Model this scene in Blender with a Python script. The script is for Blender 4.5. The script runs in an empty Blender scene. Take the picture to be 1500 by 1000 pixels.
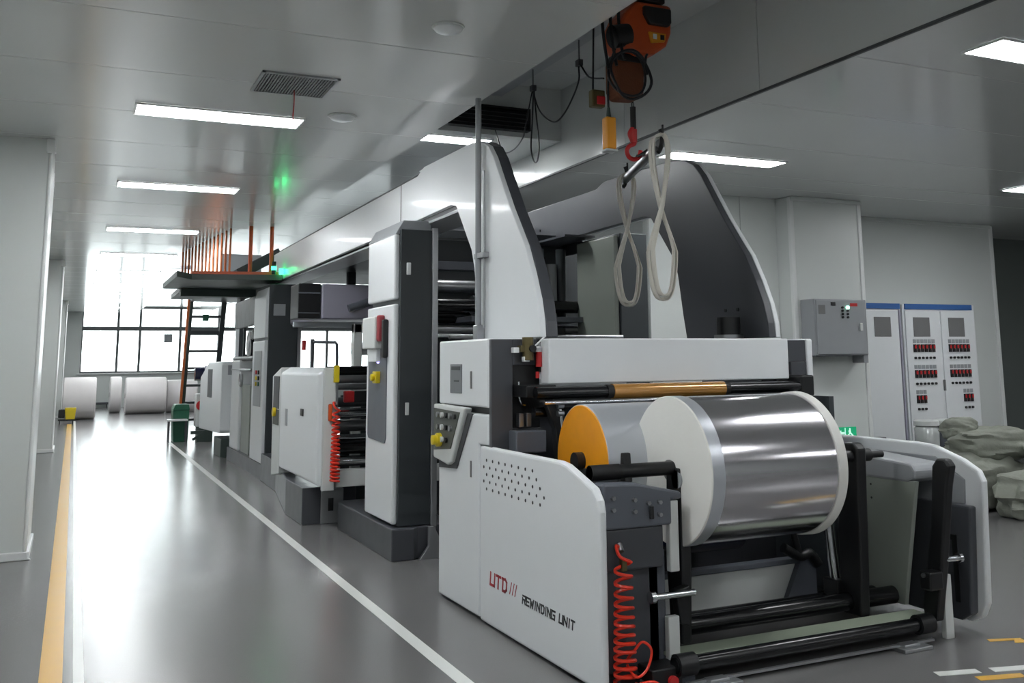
import bpy, math, random
from mathutils import Vector, Matrix, noise as mnoise

random.seed(7)
S = bpy.context.scene
COL = S.collection
PI = math.pi

# ------------------------------------------------------------------ camera
YAW, PITCH, ROLL, EYE = 0.451, 0.14935, -0.010765, 1.55
cy, sy, cp, sp = math.cos(YAW), math.sin(YAW), math.cos(PITCH), math.sin(PITCH)
F = Vector((sy * cp, cy * cp, sp))
r0 = Vector((cy, -sy, 0)); u0 = r0.cross(F)
cr, sr = math.cos(ROLL), math.sin(ROLL)
RT = r0 * cr + u0 * sr
UP = r0 * -sr + u0 * cr
cam = bpy.data.cameras.new('camera')
cam.sensor_width = 36.0
cam.lens = 36.0 * 1436.38 / 1500
cam.shift_x = -(809.06 - 750) / 1500
cam.shift_y = (310.87 - 500) / 1500
cam.clip_end = 200
co = bpy.data.objects.new('camera', cam)
COL.objects.link(co)
m = Matrix((RT, UP, -F)).transposed().to_4x4()
m.translation = (0, 0, EYE)
co.matrix_world = m
S.camera = co

# ------------------------------------------------------------------ world and exposure
LAMP = 36.0
w = bpy.data.worlds.new('overcast_daylight'); S.world = w
w.use_nodes = True
bg = w.node_tree.nodes['Background']
bg.inputs['Color'].default_value = (0.93, 0.97, 1.0, 1)
bg.inputs['Strength'].default_value = 6.5
S.view_settings.view_transform = 'Standard'
S.view_settings.look = 'None'
S.view_settings.gamma = 1
S.view_settings.use_curve_mapping = False
S.view_settings.exposure = 0.22
S.cycles.max_bounces = 8
S.cycles.sample_clamp_indirect = 10
# sampling portals for the daylight through the glazed end wall (give no light of their own)
pl = bpy.data.lights.new('daylight_portal', 'AREA')
pl.shape = 'RECTANGLE'; pl.size = 13.6; pl.size_y = 2.2
pl.cycles.is_portal = True
po = bpy.data.objects.new('daylight_portal', pl); COL.objects.link(po)
po.location = (7.0, 40.6, 2.4); po.rotation_euler = (-PI / 2, 0, 0)

# ------------------------------------------------------------------ materials
def lin(c):
    c = c / 255.0
    return c / 12.92 if c <= .04045 else ((c + .055) / 1.055) ** 2.4

def mat(name, rgb, rough=.4, metal=0.0, var=.05, scale=6.0, bump=0.0, bscale=60.0, coat=0.0, rvar=.06, spec=.5):
    m = bpy.data.materials.new(name); m.use_nodes = True
    nt = m.node_tree; N = nt.nodes; L = nt.links
    b = N['Principled BSDF']
    tc = N.new('ShaderNodeTexCoord')
    nz = N.new('ShaderNodeTexNoise'); nz.inputs['Scale'].default_value = scale; nz.inputs['Detail'].default_value = 2
    L.new(tc.outputs['Object'], nz.inputs['Vector'])
    base = [lin(x) for x in rgb]
    mx = N.new('ShaderNodeMix'); mx.data_type = 'RGBA'
    mx.inputs['A'].default_value = [x * (1 - var) for x in base] + [1]
    mx.inputs['B'].default_value = [min(1, x * (1 + var)) for x in base] + [1]
    L.new(nz.outputs['Fac'], mx.inputs['Factor'])
    L.new(mx.outputs['Result'], b.inputs['Base Color'])
    mr = N.new('ShaderNodeMapRange')
    lo, hi = max(0, rough - rvar), min(1, rough + rvar)
    if name == 'grey_epoxy_floor': pass
    elif rough >= .27: lo = max(lo, .285)
    else: hi = min(hi, .265)
    mr.inputs['To Min'].default_value = lo; mr.inputs['To Max'].default_value = hi
    L.new(nz.outputs['Fac'], mr.inputs['Value']); L.new(mr.outputs['Result'], b.inputs['Roughness'])
    b.inputs['Metallic'].default_value = metal
    b.inputs['Coat Weight'].default_value = coat
    b.inputs['Coat Roughness'].default_value = .08
    b.inputs['Specular IOR Level'].default_value = spec
    if bump:
        n2 = N.new('ShaderNodeTexNoise'); n2.inputs['Scale'].default_value = bscale; n2.inputs['Detail'].default_value = 5
        L.new(tc.outputs['Object'], n2.inputs['Vector'])
        bp = N.new('ShaderNodeBump'); bp.inputs['Strength'].default_value = bump; bp.inputs['Distance'].default_value = .02
        L.new(n2.outputs['Fac'], bp.inputs['Height']); L.new(bp.outputs['Normal'], b.inputs['Normal'])
    return m

def emit(name, rgb, strength):
    m = bpy.data.materials.new(name); m.use_nodes = True
    b = m.node_tree.nodes['Principled BSDF']
    b.inputs['Base Color'].default_value = [lin(x) for x in rgb] + [1]
    b.inputs['Emission Color'].default_value = [lin(x) for x in rgb] + [1]
    b.inputs['Emission Strength'].default_value = strength
    return m

def glass_mat():
    m = bpy.data.materials.new('window_glass'); m.use_nodes = True
    nt = m.node_tree; nt.nodes.clear()
    o = nt.nodes.new('ShaderNodeOutputMaterial'); mx = nt.nodes.new('ShaderNodeMixShader')
    t = nt.nodes.new('ShaderNodeBsdfTransparent'); g = nt.nodes.new('ShaderNodeBsdfGlossy')
    t.inputs['Color'].default_value = (.94, .97, .96, 1); g.inputs['Roughness'].default_value = .02
    fr = nt.nodes.new('ShaderNodeFresnel'); fr.inputs['IOR'].default_value = 1.45
    nt.links.new(fr.outputs[0], mx.inputs[0]); nt.links.new(t.outputs[0], mx.inputs[1]); nt.links.new(g.outputs[0], mx.inputs[2])
    nt.links.new(mx.outputs[0], o.inputs['Surface'])
    return m

def floor_mat():
    m = mat('grey_epoxy_floor', (112, 111, 111), .21, var=.06, scale=180, rvar=.09, coat=.0, spec=.5, bump=.035, bscale=90)
    return m

M = dict(
    white=mat('white_enamel', (222, 225, 227), .32, var=.02, coat=.15),
    offwhite=mat('off_white_enamel', (205, 208, 206), .38, var=.03),
    grey=mat('mid_grey_enamel', (150, 153, 156), .42),
    slate=mat('slate_grey_enamel', (92, 96, 104), .42),
    dark=mat('dark_grey_enamel', (68, 70, 75), .34, var=.04),
    anth=mat('anthracite_enamel', (52, 57, 60), .42, var=.04),
    black=mat('black_steel', (20, 21, 23), .42, var=.1),
    blackgloss=mat('black_rubber_roller', (18, 19, 21), .25, var=.1),
    rubber=mat('black_rubber', (16, 16, 17), .6),
    chrome=mat('polished_steel', (205, 207, 210), .16, 1.0, var=.03),
    steel=mat('brushed_steel', (165, 166, 168), .32, 1.0, var=.05),
    alu=mat('aluminium_extrusion', (170, 172, 174), .38, .8, var=.05),
    foil=mat('metallised_film', (214, 212, 216), .15, 1.0, var=.02, scale=2, rvar=.03),
    filmgrey=mat('matt_film_roll', (196, 200, 206), .3, .5, var=.0, rvar=.0),
    paper=mat('paper_roll_end', (226, 225, 220), .7, var=.03, bump=.05, bscale=40),
    paperside=mat('wrapped_paper', (232, 228, 228), .5, var=.03),
    core=mat('amber_film_edge', (232, 152, 18), .45, var=.12, scale=9),
    gold=mat('amber_film_sleeve', (178, 128, 62), .22, .25, var=.12, scale=4, coat=.4),
    red=mat('red_plastic', (190, 38, 40), .4),
    hose=mat('red_polyurethane_hose', (236, 58, 36), .3, var=.06, coat=.3),
    orange=mat('orange_enamel', (196, 78, 26), .4, var=.12, scale=12),
    brown=mat('chain_bag_canvas', (112, 62, 34), .7, var=.15, bump=.2, bscale=80),
    amber=mat('amber_plastic', (226, 150, 30), .4),
    yellow=mat('yellow_plastic', (214, 190, 28), .4),
    green=mat('green_enamel', (30, 92, 68), .4),
    dkgreen=mat('dark_green_steel', (58, 70, 66), .45),
    brass=mat('brass_fitting', (104, 94, 62), .4, .5, var=.15),
    copper=mat('orange_handrail_paint', (206, 112, 62), .35, var=.08),
    wall=mat('wall_panel_white', (208, 212, 210), .36, var=.02, scale=1.2, spec=.4),
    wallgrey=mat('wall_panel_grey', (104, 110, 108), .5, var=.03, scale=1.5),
    ceil=mat('ceiling_panel_gloss', (206, 209, 207), .2, var=.02, scale=.8, rvar=.04, coat=.25),
    trim=mat('white_trim', (226, 228, 227), .3, var=.02),
    floor=floor_mat(),
    yline=mat('yellow_floor_paint', (218, 168, 62), .3, var=.07, scale=5),
    wline=mat('white_floor_paint', (224, 226, 222), .3, var=.04, scale=5),
    blue=mat('blue_enamel', (52, 98, 160), .4),
    grille=mat('dark_louvre', (70, 72, 74), .55),
    cabgrey=mat('cabinet_grille_grey', (112, 112, 112), .6, var=.08),
    display=mat('grey_display', (105, 108, 112), .3),
    lilac=mat('lilac_grey_hood', (156, 154, 168), .4, var=.04),
    navy=mat('dark_blue_film', (34, 38, 62), .18, var=.25, scale=3, coat=.5),
    sack=mat('olive_woven_sack', (136, 139, 129), .75, var=.16, scale=7, bump=.9, bscale=9),
    sling=mat('cream_sling_webbing', (200, 196, 186), .7, var=.06, bump=.2, bscale=120),
    tread=mat('pale_green_tread', (150, 160, 142), .38, var=.06),
    plate=mat('grey_green_guard', (140, 146, 138), .4, var=.04),
    frame=mat('window_frame_grey', (96, 98, 100), .45),
    wire=mat('black_cable', (24, 25, 28), .5),
    glass=glass_mat(),
    lamp=emit('lamp_diffuser', (250, 253, 255), LAMP),
    beacon=emit('green_beacon', (40, 255, 140), 9.0),
    exitgreen=emit('exit_sign_green', (20, 150, 104), .55),
    exitwhite=emit('exit_sign_white', (190, 240, 222), .7),
    ledgreen=emit('green_pilot_lamp', (170, 255, 220), 3.0),
    ledblue=emit('violet_pilot_lamp', (190, 180, 255), 2.0),
    rose=mat('dusty_red_plastic', (158, 62, 70), .45),
    logored=mat('red_print', (168, 22, 34), .4),
    logoblack=mat('black_print', (22, 22, 26), .4),
    olive=mat('olive_switch_face', (72, 76, 70), .5),
    clear=mat('clear_wrap_film', (196, 200, 198), .25, .3, var=.08),
)

# ------------------------------------------------------------------ mesh helpers
class MB:
    def __init__(s): s.v = []; s.f = []; s.sm = []
    def add(s, vs, fs, smooth=False):
        n = len(s.v); s.v += [tuple(v) for v in vs]
        s.f += [tuple(i + n for i in f) for f in fs]; s.sm += [smooth] * len(fs)
        return s
    def box(s, x0, x1, y0, y1, z0, z1):
        return s.add([(x, y, z) for z in (z0, z1) for y in (y0, y1) for x in (x0, x1)],
                     [(0, 2, 3, 1), (4, 5, 7, 6), (0, 1, 5, 4), (2, 6, 7, 3), (0, 4, 6, 2), (1, 3, 7, 5)])
    def obox(s, c, ax, ay, az):      # box from centre and three half-axis vectors
        c, ax, ay, az = map(Vector, (c, ax, ay, az))
        return s.add([c + ax * i + ay * j + az * k for k in (-1, 1) for j in (-1, 1) for i in (-1, 1)],
                     [(0, 2, 3, 1), (4, 5, 7, 6), (0, 1, 5, 4), (2, 6, 7, 3), (0, 4, 6, 2), (1, 3, 7, 5)])
    def prism(s, pts, axis, a0, a1):
        def P(p, a):
            return {'x': (a, p[0], p[1]), 'y': (p[0], a, p[1]), 'z': (p[0], p[1], a)}[axis]
        n = len(pts)
        area = sum(pts[i][0] * pts[(i + 1) % n][1] - pts[(i + 1) % n][0] * pts[i][1] for i in range(n))
        if (area < 0) != (axis == 'y'): pts = pts[::-1]
        vs = [P(p, a0) for p in pts] + [P(p, a1) for p in pts]
        fs = [tuple(range(n))[::-1], tuple(range(n, 2 * n))] + [(i, (i + 1) % n, n + (i + 1) % n, n + i) for i in range(n)]
        return s.add(vs, fs)
    def cyl(s, p0, p1, r, n=20, r2=None, cap=True):
        p0, p1 = Vector(p0), Vector(p1); r2 = r if r2 is None else r2
        d = (p1 - p0).normalized(); a = d.orthogonal().normalized(); b = d.cross(a)
        cs = [(math.cos(2 * PI * i / n), math.sin(2 * PI * i / n)) for i in range(n)]
        vs = [p0 + (a * c + b * q) * r for c, q in cs] + [p1 + (a * c + b * q) * r2 for c, q in cs]
        s.add(vs, [(i, (i + 1) % n, n + (i + 1) % n, n + i) for i in range(n)], True)
        if cap:
            k = len(s.v) - 2 * n
            s.f += [tuple(range(k + n - 1, k - 1, -1)), tuple(range(k + n, k + 2 * n))]; s.sm += [False, False]
        return s
    def tube(s, pts, r, n=8, flat=None, closed=False):
        pts = [Vector(p) for p in pts]; k = len(pts); vs = []
        prev = None
        for i, p in enumerate(pts):
            if closed: d = pts[(i + 1) % k] - pts[i - 1]
            else: d = pts[min(i + 1, k - 1)] - pts[max(i - 1, 0)]
            d.normalize()
            a = d.orthogonal().normalized() if prev is None else (prev - d * prev.dot(d)).normalized()
            prev = a; b = d.cross(a)
            for j in range(n):
                t = 2 * PI * j / n
                vs.append(p + a * math.cos(t) * r + b * math.sin(t) * r * (flat or 1))
        fs = []
        for i in range(k if closed else k - 1):
            i2 = (i + 1) % k
            fs += [(i * n + j, i * n + (j + 1) % n, i2 * n + (j + 1) % n, i2 * n + j) for j in range(n)]
        s.add(vs, fs, True)
        if not closed:
            q = len(s.v) - n * k
            s.f += [tuple(range(q + n - 1, q - 1, -1)), tuple(range(q + n * (k - 1), q + n * k))]; s.sm += [False, False]
        return s
    def lathe(s, c, axis, prof, n=32):     # prof: list of (offset along axis, radius)
        c = Vector(c); d = Vector(axis).normalized(); a = d.orthogonal().normalized(); b = d.cross(a); vs = []
        for o, r in prof:
            for j in range(n):
                t = 2 * PI * j / n
                vs.append(c + d * o + (a * math.cos(t) + b * math.sin(t)) * r)
        fs = [(i * n + j, i * n + (j + 1) % n, (i + 1) * n + (j + 1) % n, (i + 1) * n + j) for i in range(len(prof) - 1) for j in range(n)]
        return s.add(vs, fs, True)

def spline(pts, n=8, closed=False):
    pts = [Vector(p) for p in pts]; k = len(pts); out = []
    for i in range(k if closed else k - 1):
        if closed: a, b, c, d = pts[i - 1], pts[i], pts[(i + 1) % k], pts[(i + 2) % k]
        else: a, b, c, d = pts[max(i - 1, 0)], pts[i], pts[i + 1], pts[min(i + 2, k - 1)]
        for j in range(n):
            t = j / n
            out.append(.5 * ((2 * b) + (c - a) * t + (2 * a - 5 * b + 4 * c - d) * t * t + (3 * b - a - 3 * c + d) * t ** 3))
    if not closed: out.append(pts[-1])
    return out

WORLD = {}
def obj(name, mb, mt, parent=None, bev=0.0, kind=None, label=None, seg=2, local=False):
    off = WORLD.get(parent.name, Vector()) if parent is not None and not local else Vector()
    me = bpy.data.meshes.new(name)
    me.from_pydata([tuple(Vector(v) - off) for v in mb.v], [], mb.f)
    me.polygons.foreach_set('use_smooth', mb.sm)
    me.materials.append(M[mt]); me.update()
    if any(mb.sm): me.set_sharp_from_angle(angle=math.radians(40))
    o = bpy.data.objects.new(name, me); COL.objects.link(o)
    if parent is not None:
        o.parent = parent; WORLD[o.name] = off if not local else Vector()
    else:
        WORLD[o.name] = Vector()
    if bev:
        b = o.modifiers.new('edge', 'BEVEL'); b.width = bev; b.segments = seg; b.limit_method = 'ANGLE'; b.angle_limit = math.radians(35)
    if kind: o['kind'] = kind
    if label: o['label'] = label
    return o

def thing(name, label, cat, loc, group=None):
    o = bpy.data.objects.new(name, None); COL.objects.link(o)
    o.empty_display_size = .1
    o.location = loc; o['label'] = label; o['category'] = cat
    if group: o['group'] = group
    WORLD[o.name] = Vector(loc)
    return o

def tag(o, label, cat, group=None):
    o['label'] = label; o['category'] = cat
    if group: o['group'] = group
    return o

def copy_tree(root, loc, label=None, rotz=None):
    def rec(o, p):
        c = o.copy(); COL.objects.link(c); c.parent = p
        for ch in list(o.children): rec(ch, c)
        return c
    c = rec(root, None); c.location = loc
    if rotz is not None: c.rotation_euler = (0, 0, rotz)
    if label: c['label'] = label
    return c

def text(name, body, size, mt, origin, xdir, ydir, parent, bold=0.0, shear=0.0, ext=.0012):
    c = bpy.data.curves.new(name, 'FONT'); c.body = body; c.size = size; c.extrude = ext; c.offset = bold; c.shear = shear
    c.materials.append(M[mt])
    o = bpy.data.objects.new(name, c); COL.objects.link(o)
    x = Vector(xdir); y = Vector(ydir); z = x.cross(y)
    mm = Matrix((x, y, z)).transposed().to_4x4()
    mm.translation = Vector(origin) - WORLD[parent.name]
    me = bpy.data.meshes.new_from_object(o)
    bpy.data.objects.remove(o); bpy.data.curves.remove(c)
    me.name = name
    o = bpy.data.objects.new(name, me); COL.objects.link(o)
    o.parent = parent; o.matrix_local = mm
    return o

# ================================================================== THE SETTING
XL = -.26            # face of the columns on the left
ZL, ZR, ZM, ZS = 3.47, 3.40, 3.70, 4.22     # left ceiling, right ceiling, machine-bay ceiling, hoist slot
EX, RX = 2.64, 4.25  # edges of the hoist slot
YB, YF = -6.0, 40.0

fl = obj('floor', MB().box(-3, 17, YB - .2, 41, -.2, 0), 'floor', kind='structure')
def mark(x0, x1, y0, y1, mt): obj('floor_marking', MB().box(x0, x1, y0, y1, .0005, .0025), mt, fl)
mark(-.072, .035, YB, 29.5, 'yline')
mark(.082, .132, YB, 31, 'wline')
mark(1.765, 1.84, YB, 23.4, 'wline')
obj('floor_marking', MB().prism([(4.62, 4.10), (4.80, 4.03), (4.77, 3.955), (4.70, 3.985), (4.74, 4.02), (4.60, 4.06)], 'z', .0005, .0025), 'yline', fl)
obj('floor_marking', MB().prism([(3.90, 3.76), (4.12, 3.70), (4.14, 3.76), (3.92, 3.82)], 'z', .0005, .0025), 'wline', fl)
obj('floor_marking', MB().prism([(4.19, 3.68), (4.45, 3.61), (4.47, 3.67), (4.21, 3.74)], 'z', .0005, .0025), 'wline', fl)
obj('floor_marking', MB().prism([(4.02, 3.62), (4.26, 3.555), (4.28, 3.61), (4.04, 3.675)], 'z', .0005, .0025), 'yline', fl)
obj('floor_marking', MB().prism([(4.30, 3.55), (4.56, 3.48), (4.58, 3.54), (4.32, 3.61)], 'z', .0005, .0025), 'yline', fl)
mark(8.0, 12.5, 6.0, 6.06, 'wline')

# ceilings, laid as long metal-faced panels with fine open joints
def ceiling(name, x0, x1, y0, y1, z, step, th=.08, back=True):
    c = obj(name, MB().box(x0, x1, y0, y1, z + .02, z + th + .05), 'ceil', kind='structure')
    y = y0
    while y < y1 - .05:
        e = min(y + step, y1)
        obj('ceiling_panel', MB().box(x0, x1, y + .003, e - .003, z, z + .019), 'ceil', c, bev=.003, seg=1)
        y = e
    return c
ceiling('ceiling', -1.3, EX, YB, 14.6, ZL, 1.165)
ceiling('ceiling', -1.3, 2.05, 14.6, YF, ZL, 1.165)
ceiling('ceiling', RX + .022, 17, YB, 8.55, ZR, 1.165)
ceiling('ceiling', RX + .022, 17, 8.55, YF, ZR, 2.33)
ceiling('ceiling', EX, RX, 8.62, 14.6, ZM, 1.165)
ceiling('ceiling', 2.05, RX, 14.6, YF, ZM, 2.33)
ceiling('ceiling', EX, RX - .001, YB, 8.55, ZS, 2.33)
sl = obj('trim_1', MB().box(EX - .06, EX - .001, YB, 14.55, ZL + .14, ZS + .14), 'ceil', kind='structure')
y = YB
obj('trim_4', MB().box(RX - .004, RX + .02, YB, 39, ZR - .004, ZR + .014), 'grille', kind='structure')
sr_ = obj('trim_2', MB().box(RX + .021, RX + .06, YB, YF, ZR + .14, ZS + .14).box(RX + .0005, RX + .021, YB, YF, ZS, ZS + .14), 'ceil', kind='structure')
while y < 39:
    e = min(y + 1.9, 40)
    obj('fascia_panel', MB().box(RX, RX + .02, y + .003, e - .003, ZR + .002, ZS), 'ceil', sr_, bev=.002, seg=1)
    y = e
obj('trim_3', MB().box(EX, RX - .001, 8.551, 8.619, ZM, ZS + .14), 'ceil', kind='structure')

# left wall with three boxed columns
obj('wall_left', MB().box(-1.4, -1.2, YB, YF, 0, ZL), 'wall', kind='structure')
for i, (y0, y1) in enumerate(((9.27, 10.25), (20.2, 21.1), (33.1, 34.0))):
    c = obj('wall_left_column', MB().box(-1.19, XL - .012, y0 + .012, y1, 0, ZL - .001), 'wall', kind='structure')
    obj('corner_trim', MB().box(XL - .03, XL, y0, y0 + .03, .06, ZL - .12), 'trim', c, bev=.012)
    obj('corner_trim', MB().box(XL - .03, XL, y1 - .03, y1, .06, ZL - .12), 'trim', c, bev=.012)
    obj('side_panel', MB().box(XL - .012, XL - .004, y0 + .03, y1 - .03, .06, ZL - .002), 'trim', c)
    obj('corner_cap', MB().prism([(XL - .05, ZL - .12), (XL + .025, ZL - .12), (XL + .012, ZL), (XL - .05, ZL)], 'y', y0 - .02, y0 + .06), 'trim', c, bev=.008)
    obj('base_coving', MB().prism([(XL - .9, 0), (XL + .035, 0), (XL + .012, .02), (XL + .004, .065), (XL - .9, .065)], 'y', y0 - .015, y0 + .03)
        .prism([(y0 - .015, 0), (y1 + .03, 0), (y1 + .01, .065), (y0, .065)], 'x', XL - .02, XL + .02), 'trim', c, bev=.008)
obj('baseboard_left', MB().box(-1.2, -1.185, YB, 9.2, 0, .07), 'trim', kind='structure')

# right side: panelled partition with a projecting bay, and a darker recess beyond it
def wallpanels(name, x0, x1, y, z1, step, mt='wall', depth=.12):
    wobj = obj(name, MB().box(x0, x1, y + .02, y + depth, 0, z1), mt, kind='structure')
    x = x0
    while x < x1 - .05:
        e = min(x + step, x1)
        obj('wall_panel', MB().box(x + .003, e - .003, y, y + .019, .0, z1), mt, wobj, bev=.003, seg=1)
        x = e
    return wobj
wallpanels('wall_right', 5.6, 7.36, 9.15, ZR, .62)
bay = obj('wall_right_bay', MB().box(7.36, 8.42, 8.9, 9.9, 0, ZR), 'wall', kind='structure', bev=.02)
obj('corner_trim', MB().box(8.37, 8.43, 8.885, 8.94, 0, ZR - .005), 'trim', bay, bev=.012)
obj('corner_trim', MB().box(7.35, 7.41, 8.885, 8.94, 0, ZR - .005), 'trim', bay, bev=.012)
obj('cornice', MB().box(7.36, 8.42, 8.87, 8.9, ZR - .05, ZR), 'wall', bay, bev=.008)
wr = wallpanels('wall_right_rear', 8.42, 11.82, 9.9, ZR, 3.4)
obj('corner_trim', MB().box(11.78, 11.85, 9.885, 9.93, 0, ZR - .005), 'trim', wr, bev=.012)
obj('cornice', MB().box(8.42, 11.8, 9.87, 9.9, ZR - .05, ZR), 'wall', wr, bev=.008)
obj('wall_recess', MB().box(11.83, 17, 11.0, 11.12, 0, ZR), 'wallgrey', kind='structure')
obj('wall_recess_return', MB().box(11.70, 11.83, 9.95, 11.0, 0, ZR), 'wall', kind='structure')
obj('wall_east', MB().box(16.9, 17.1, YB, YF, 0, ZR), 'wall', kind='structure')
obj('wall_back', MB().box(-1.4, 17.1, YB - .2, YB, 0, 4.4), 'wall', kind='structure')

# glazed end wall
SILL = 1.25
obj('wall_front', MB().box(-1.4, 17.1, YF, YF + .25, 0, SILL).box(-1.4, .2, YF, YF + .25, SILL, 3.9)
    .box(14.1, 17.1, YF, YF + .25, SILL, 3.9).box(.2, 14.1, YF, YF + .25, 3.68, 4.4), 'wall', kind='structure')
win = obj('window_1', MB().box(.2, 14.1, YF + .10, YF + .19, SILL, SILL + .06).box(.2, 14.1, YF + .10, YF + .19, 3.62, 3.68), 'frame', kind='structure')
xs = [.2, 1.42, 2.18, 3.6, 5.0, 6.4, 7.8, 9.2, 10.6, 12.0, 13.2, 14.1]
for i, x in enumerate(xs):
    obj('mullion', MB().box(x - .045, x + .045, YF + .07, YF + .2, SILL, 3.68), 'frame', win)
    if i + 1 < len(xs):
        a, b = x + .045, xs[i + 1] - .045
        obj('transom', MB().box(a, b, YF + .08, YF + .2, 2.80, 2.95), 'frame', win)
        obj('pane', MB().box(a, b, YF + .14, YF + .15, SILL + .06, 2.80), 'glass', win)
        obj('pane', MB().box(a, b, YF + .14, YF + .15, 2.95, 3.62), 'glass', win)
obj('window_sill', MB().box(.1, 14.2, YF - .12, YF + .1, SILL - .05, SILL), 'trim', win, bev=.01)
obj('notice', MB().box(3.02, 3.32, YF + .06, YF + .066, 2.35, 2.68), 'grey', win, label='pale notice stuck on the pane')

# ================================================================== CEILING FITTINGS
def ceiling_light(x0, x1, y0, y1, z, label, group=None):
    t = thing('ceiling_light', label, 'ceiling light', ((x0 + x1) / 2, (y0 + y1) / 2, z), group)
    fr = MB()
    for a, b, c, d in ((x0 - .015, x1 + .015, y0 - .015, y0), (x0 - .015, x1 + .015, y1, y1 + .015), (x0 - .015, x0, y0, y1), (x1, x1 + .015, y0, y1)):
        fr.box(a, b, c, d, z - .014, z - .001)
    obj('frame', fr, 'trim', t)
    obj('diffuser', MB().box(x0, x1, y0, y1, z - .012, z - .001), 'lamp', t)
    return t
ords = ['nearest', 'second nearest', 'third nearest', 'fourth nearest', 'fifth nearest', 'sixth nearest', 'seventh nearest', 'eighth nearest', 'farthest']
ys = [7.70, 11.15, 15.05, 18.6, 22.1, 25.6, 29.1, 32.6, 36.1]
for o_, y0 in zip(ords, ys):
    ceiling_light(.32, 1.54, y0, y0 + .32, ZL, '%s slim white light panel in the row above the walkway' % o_)
ceiling_light(.32, 1.54, 4.15, 4.47, ZL, 'slim light panel overhead, just out of view above the walkway')
ceiling_light(.32, 1.54, .6, .92, ZL, 'slim light panel behind the viewpoint above the walkway')
ceiling_light(3.45, 4.2, 10.25, 10.55, ZM, 'added light panel hidden behind the white hood, brightening the slot wall')  # added lamp, kept out of sight, to brighten the slot wall
ceiling_light(3.5, 4.2, 12.6, 12.9, ZM, 'farther added light panel hidden above the long machine beams')  # second added lamp for the slot wall, also out of sight
ceiling_light(2.72, 3.58, 8.74, 9.0, ZM, 'light panel behind the white machine hood under the dark duct opening')
ceiling_light(4.76, 6.02, 7.30, 7.56, ZR, 'bright light panel just above the dark hood, right of the hanging slings')
ceiling_light(4.83, 6.1, 3.85, 4.13, ZR, 'light panel cut by the picture edge at the upper right corner')
ceiling_light(9.35, 10.6, 7.35, 7.63, ZR, 'small far light panel near the dark recess on the right')
ceiling_light(9.35, 10.6, 3.85, 4.13, ZR, 'light panel far to the right, outside the view')
ceiling_light(4.83, 6.1, .4, .68, ZR, 'light panel behind the viewpoint on the right side')
ceiling_light(4.83, 6.1, -3.1, -2.82, ZR, 'light panel far behind the viewpoint on the right side')
ceiling_light(9.35, 10.6, .4, .68, ZR, 'light panel behind the viewpoint at the far right')
ceiling_light(9.35, 10.6, -3.1, -2.82, ZR, 'light panel near the back wall at the far right')
ceiling_light(.32, 1.54, -2.9, -2.58, ZL, 'light panel near the back wall above the walkway')
ceiling_light(13.4, 14.65, 3.85, 4.13, ZR, 'light panel near the right end wall of the hall')
for k, (x, y) in enumerate(((6.0, 14.0), (6.0, 20.0), (6.0, 28.0), (10.5, 14.0), (10.5, 22.0))):
    ceiling_light(x, x + 1.25, y, y + .3, ZR, ['first', 'second', 'third', 'fourth', 'fifth'][k] + ' light panel over the hall behind the machines')

ceiling_light(3.4, 4.2, 26.0, 26.3, ZM, 'added light panel hidden beyond the green platform, brightening the far hall')  # added fill lamp behind the deck, lifts the far paper rolls
ceiling_light(3.4, 4.2, 31.0, 31.3, ZM, 'farthest added light panel hidden beyond the green platform')  # another added fill for the far hall, hidden by the deck
# return-air grille
gx0, gx1, gy0, gy1 = 1.02, 1.54, 6.48, 7.0
t = thing('air_grille', 'square louvred air grille in the ceiling with a red ribbon', 'vent', (1.28, 6.74, ZL))
fr = MB()
for a, b, c, d in ((gx0, gx1, gy0, gy0 + .02), (gx0, gx1, gy1 - .02, gy1), (gx0, gx0 + .02, gy0, gy1), (gx1 - .02, gx1, gy0, gy1)): fr.box(a, b, c, d, ZL - .014, ZL - .001)
obj('frame', fr, 'alu', t)
obj('backing', MB().box(gx0 + .02, gx1 - .02, gy0 + .02, gy1 - .02, ZL - .003, ZL - .001), 'grille', t)
sm_ = MB()
for i in range(24):
    q = gx0 + .03 + i * .02; sm_.box(q, q + .007, gy0 + .02, gy1 - .02, ZL - .012, ZL - .003)
for i in range(12):
    q = gy0 + .04 + i * .04; sm_.box(gx0 + .02, gx1 - .02, q, q + .006, ZL - .010, ZL - .003)
obj('lattice', sm_, 'alu', t, kind='stuff')
obj('ribbon', MB().tube(spline([(1.30, 6.86, ZL - .012), (1.302, 6.86, ZL - .10), (1.297, 6.86, ZL - .2), (1.30, 6.86, ZL - .29)], 4), .006, 6, .3), 'red', t)

def smoke(x, y, r, label):
    t = thing('smoke_detector', label, 'smoke detector', (x, y, ZL))
    obj('housing', MB().lathe((x, y, ZL), (0, 0, -1), [(.001, 0), (.001, r), (.016, r), (.03, r * .86), (.038, r * .55), (.042, r * .5), (.046, 0)], 28), 'white', t)
    obj('base_ring', MB().lathe((x, y, ZL), (0, 0, -1), [(.001, r * 1.12), (.008, r * 1.12), (.010, r * .9)], 28), 'offwhite', t)
smoke(1.85, 5.18, .085, 'round white detector nearest, between grille and hoist on the ceiling')
smoke(1.80, 7.50, .10, 'round white detector beside the end of the nearest light panel')

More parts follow.
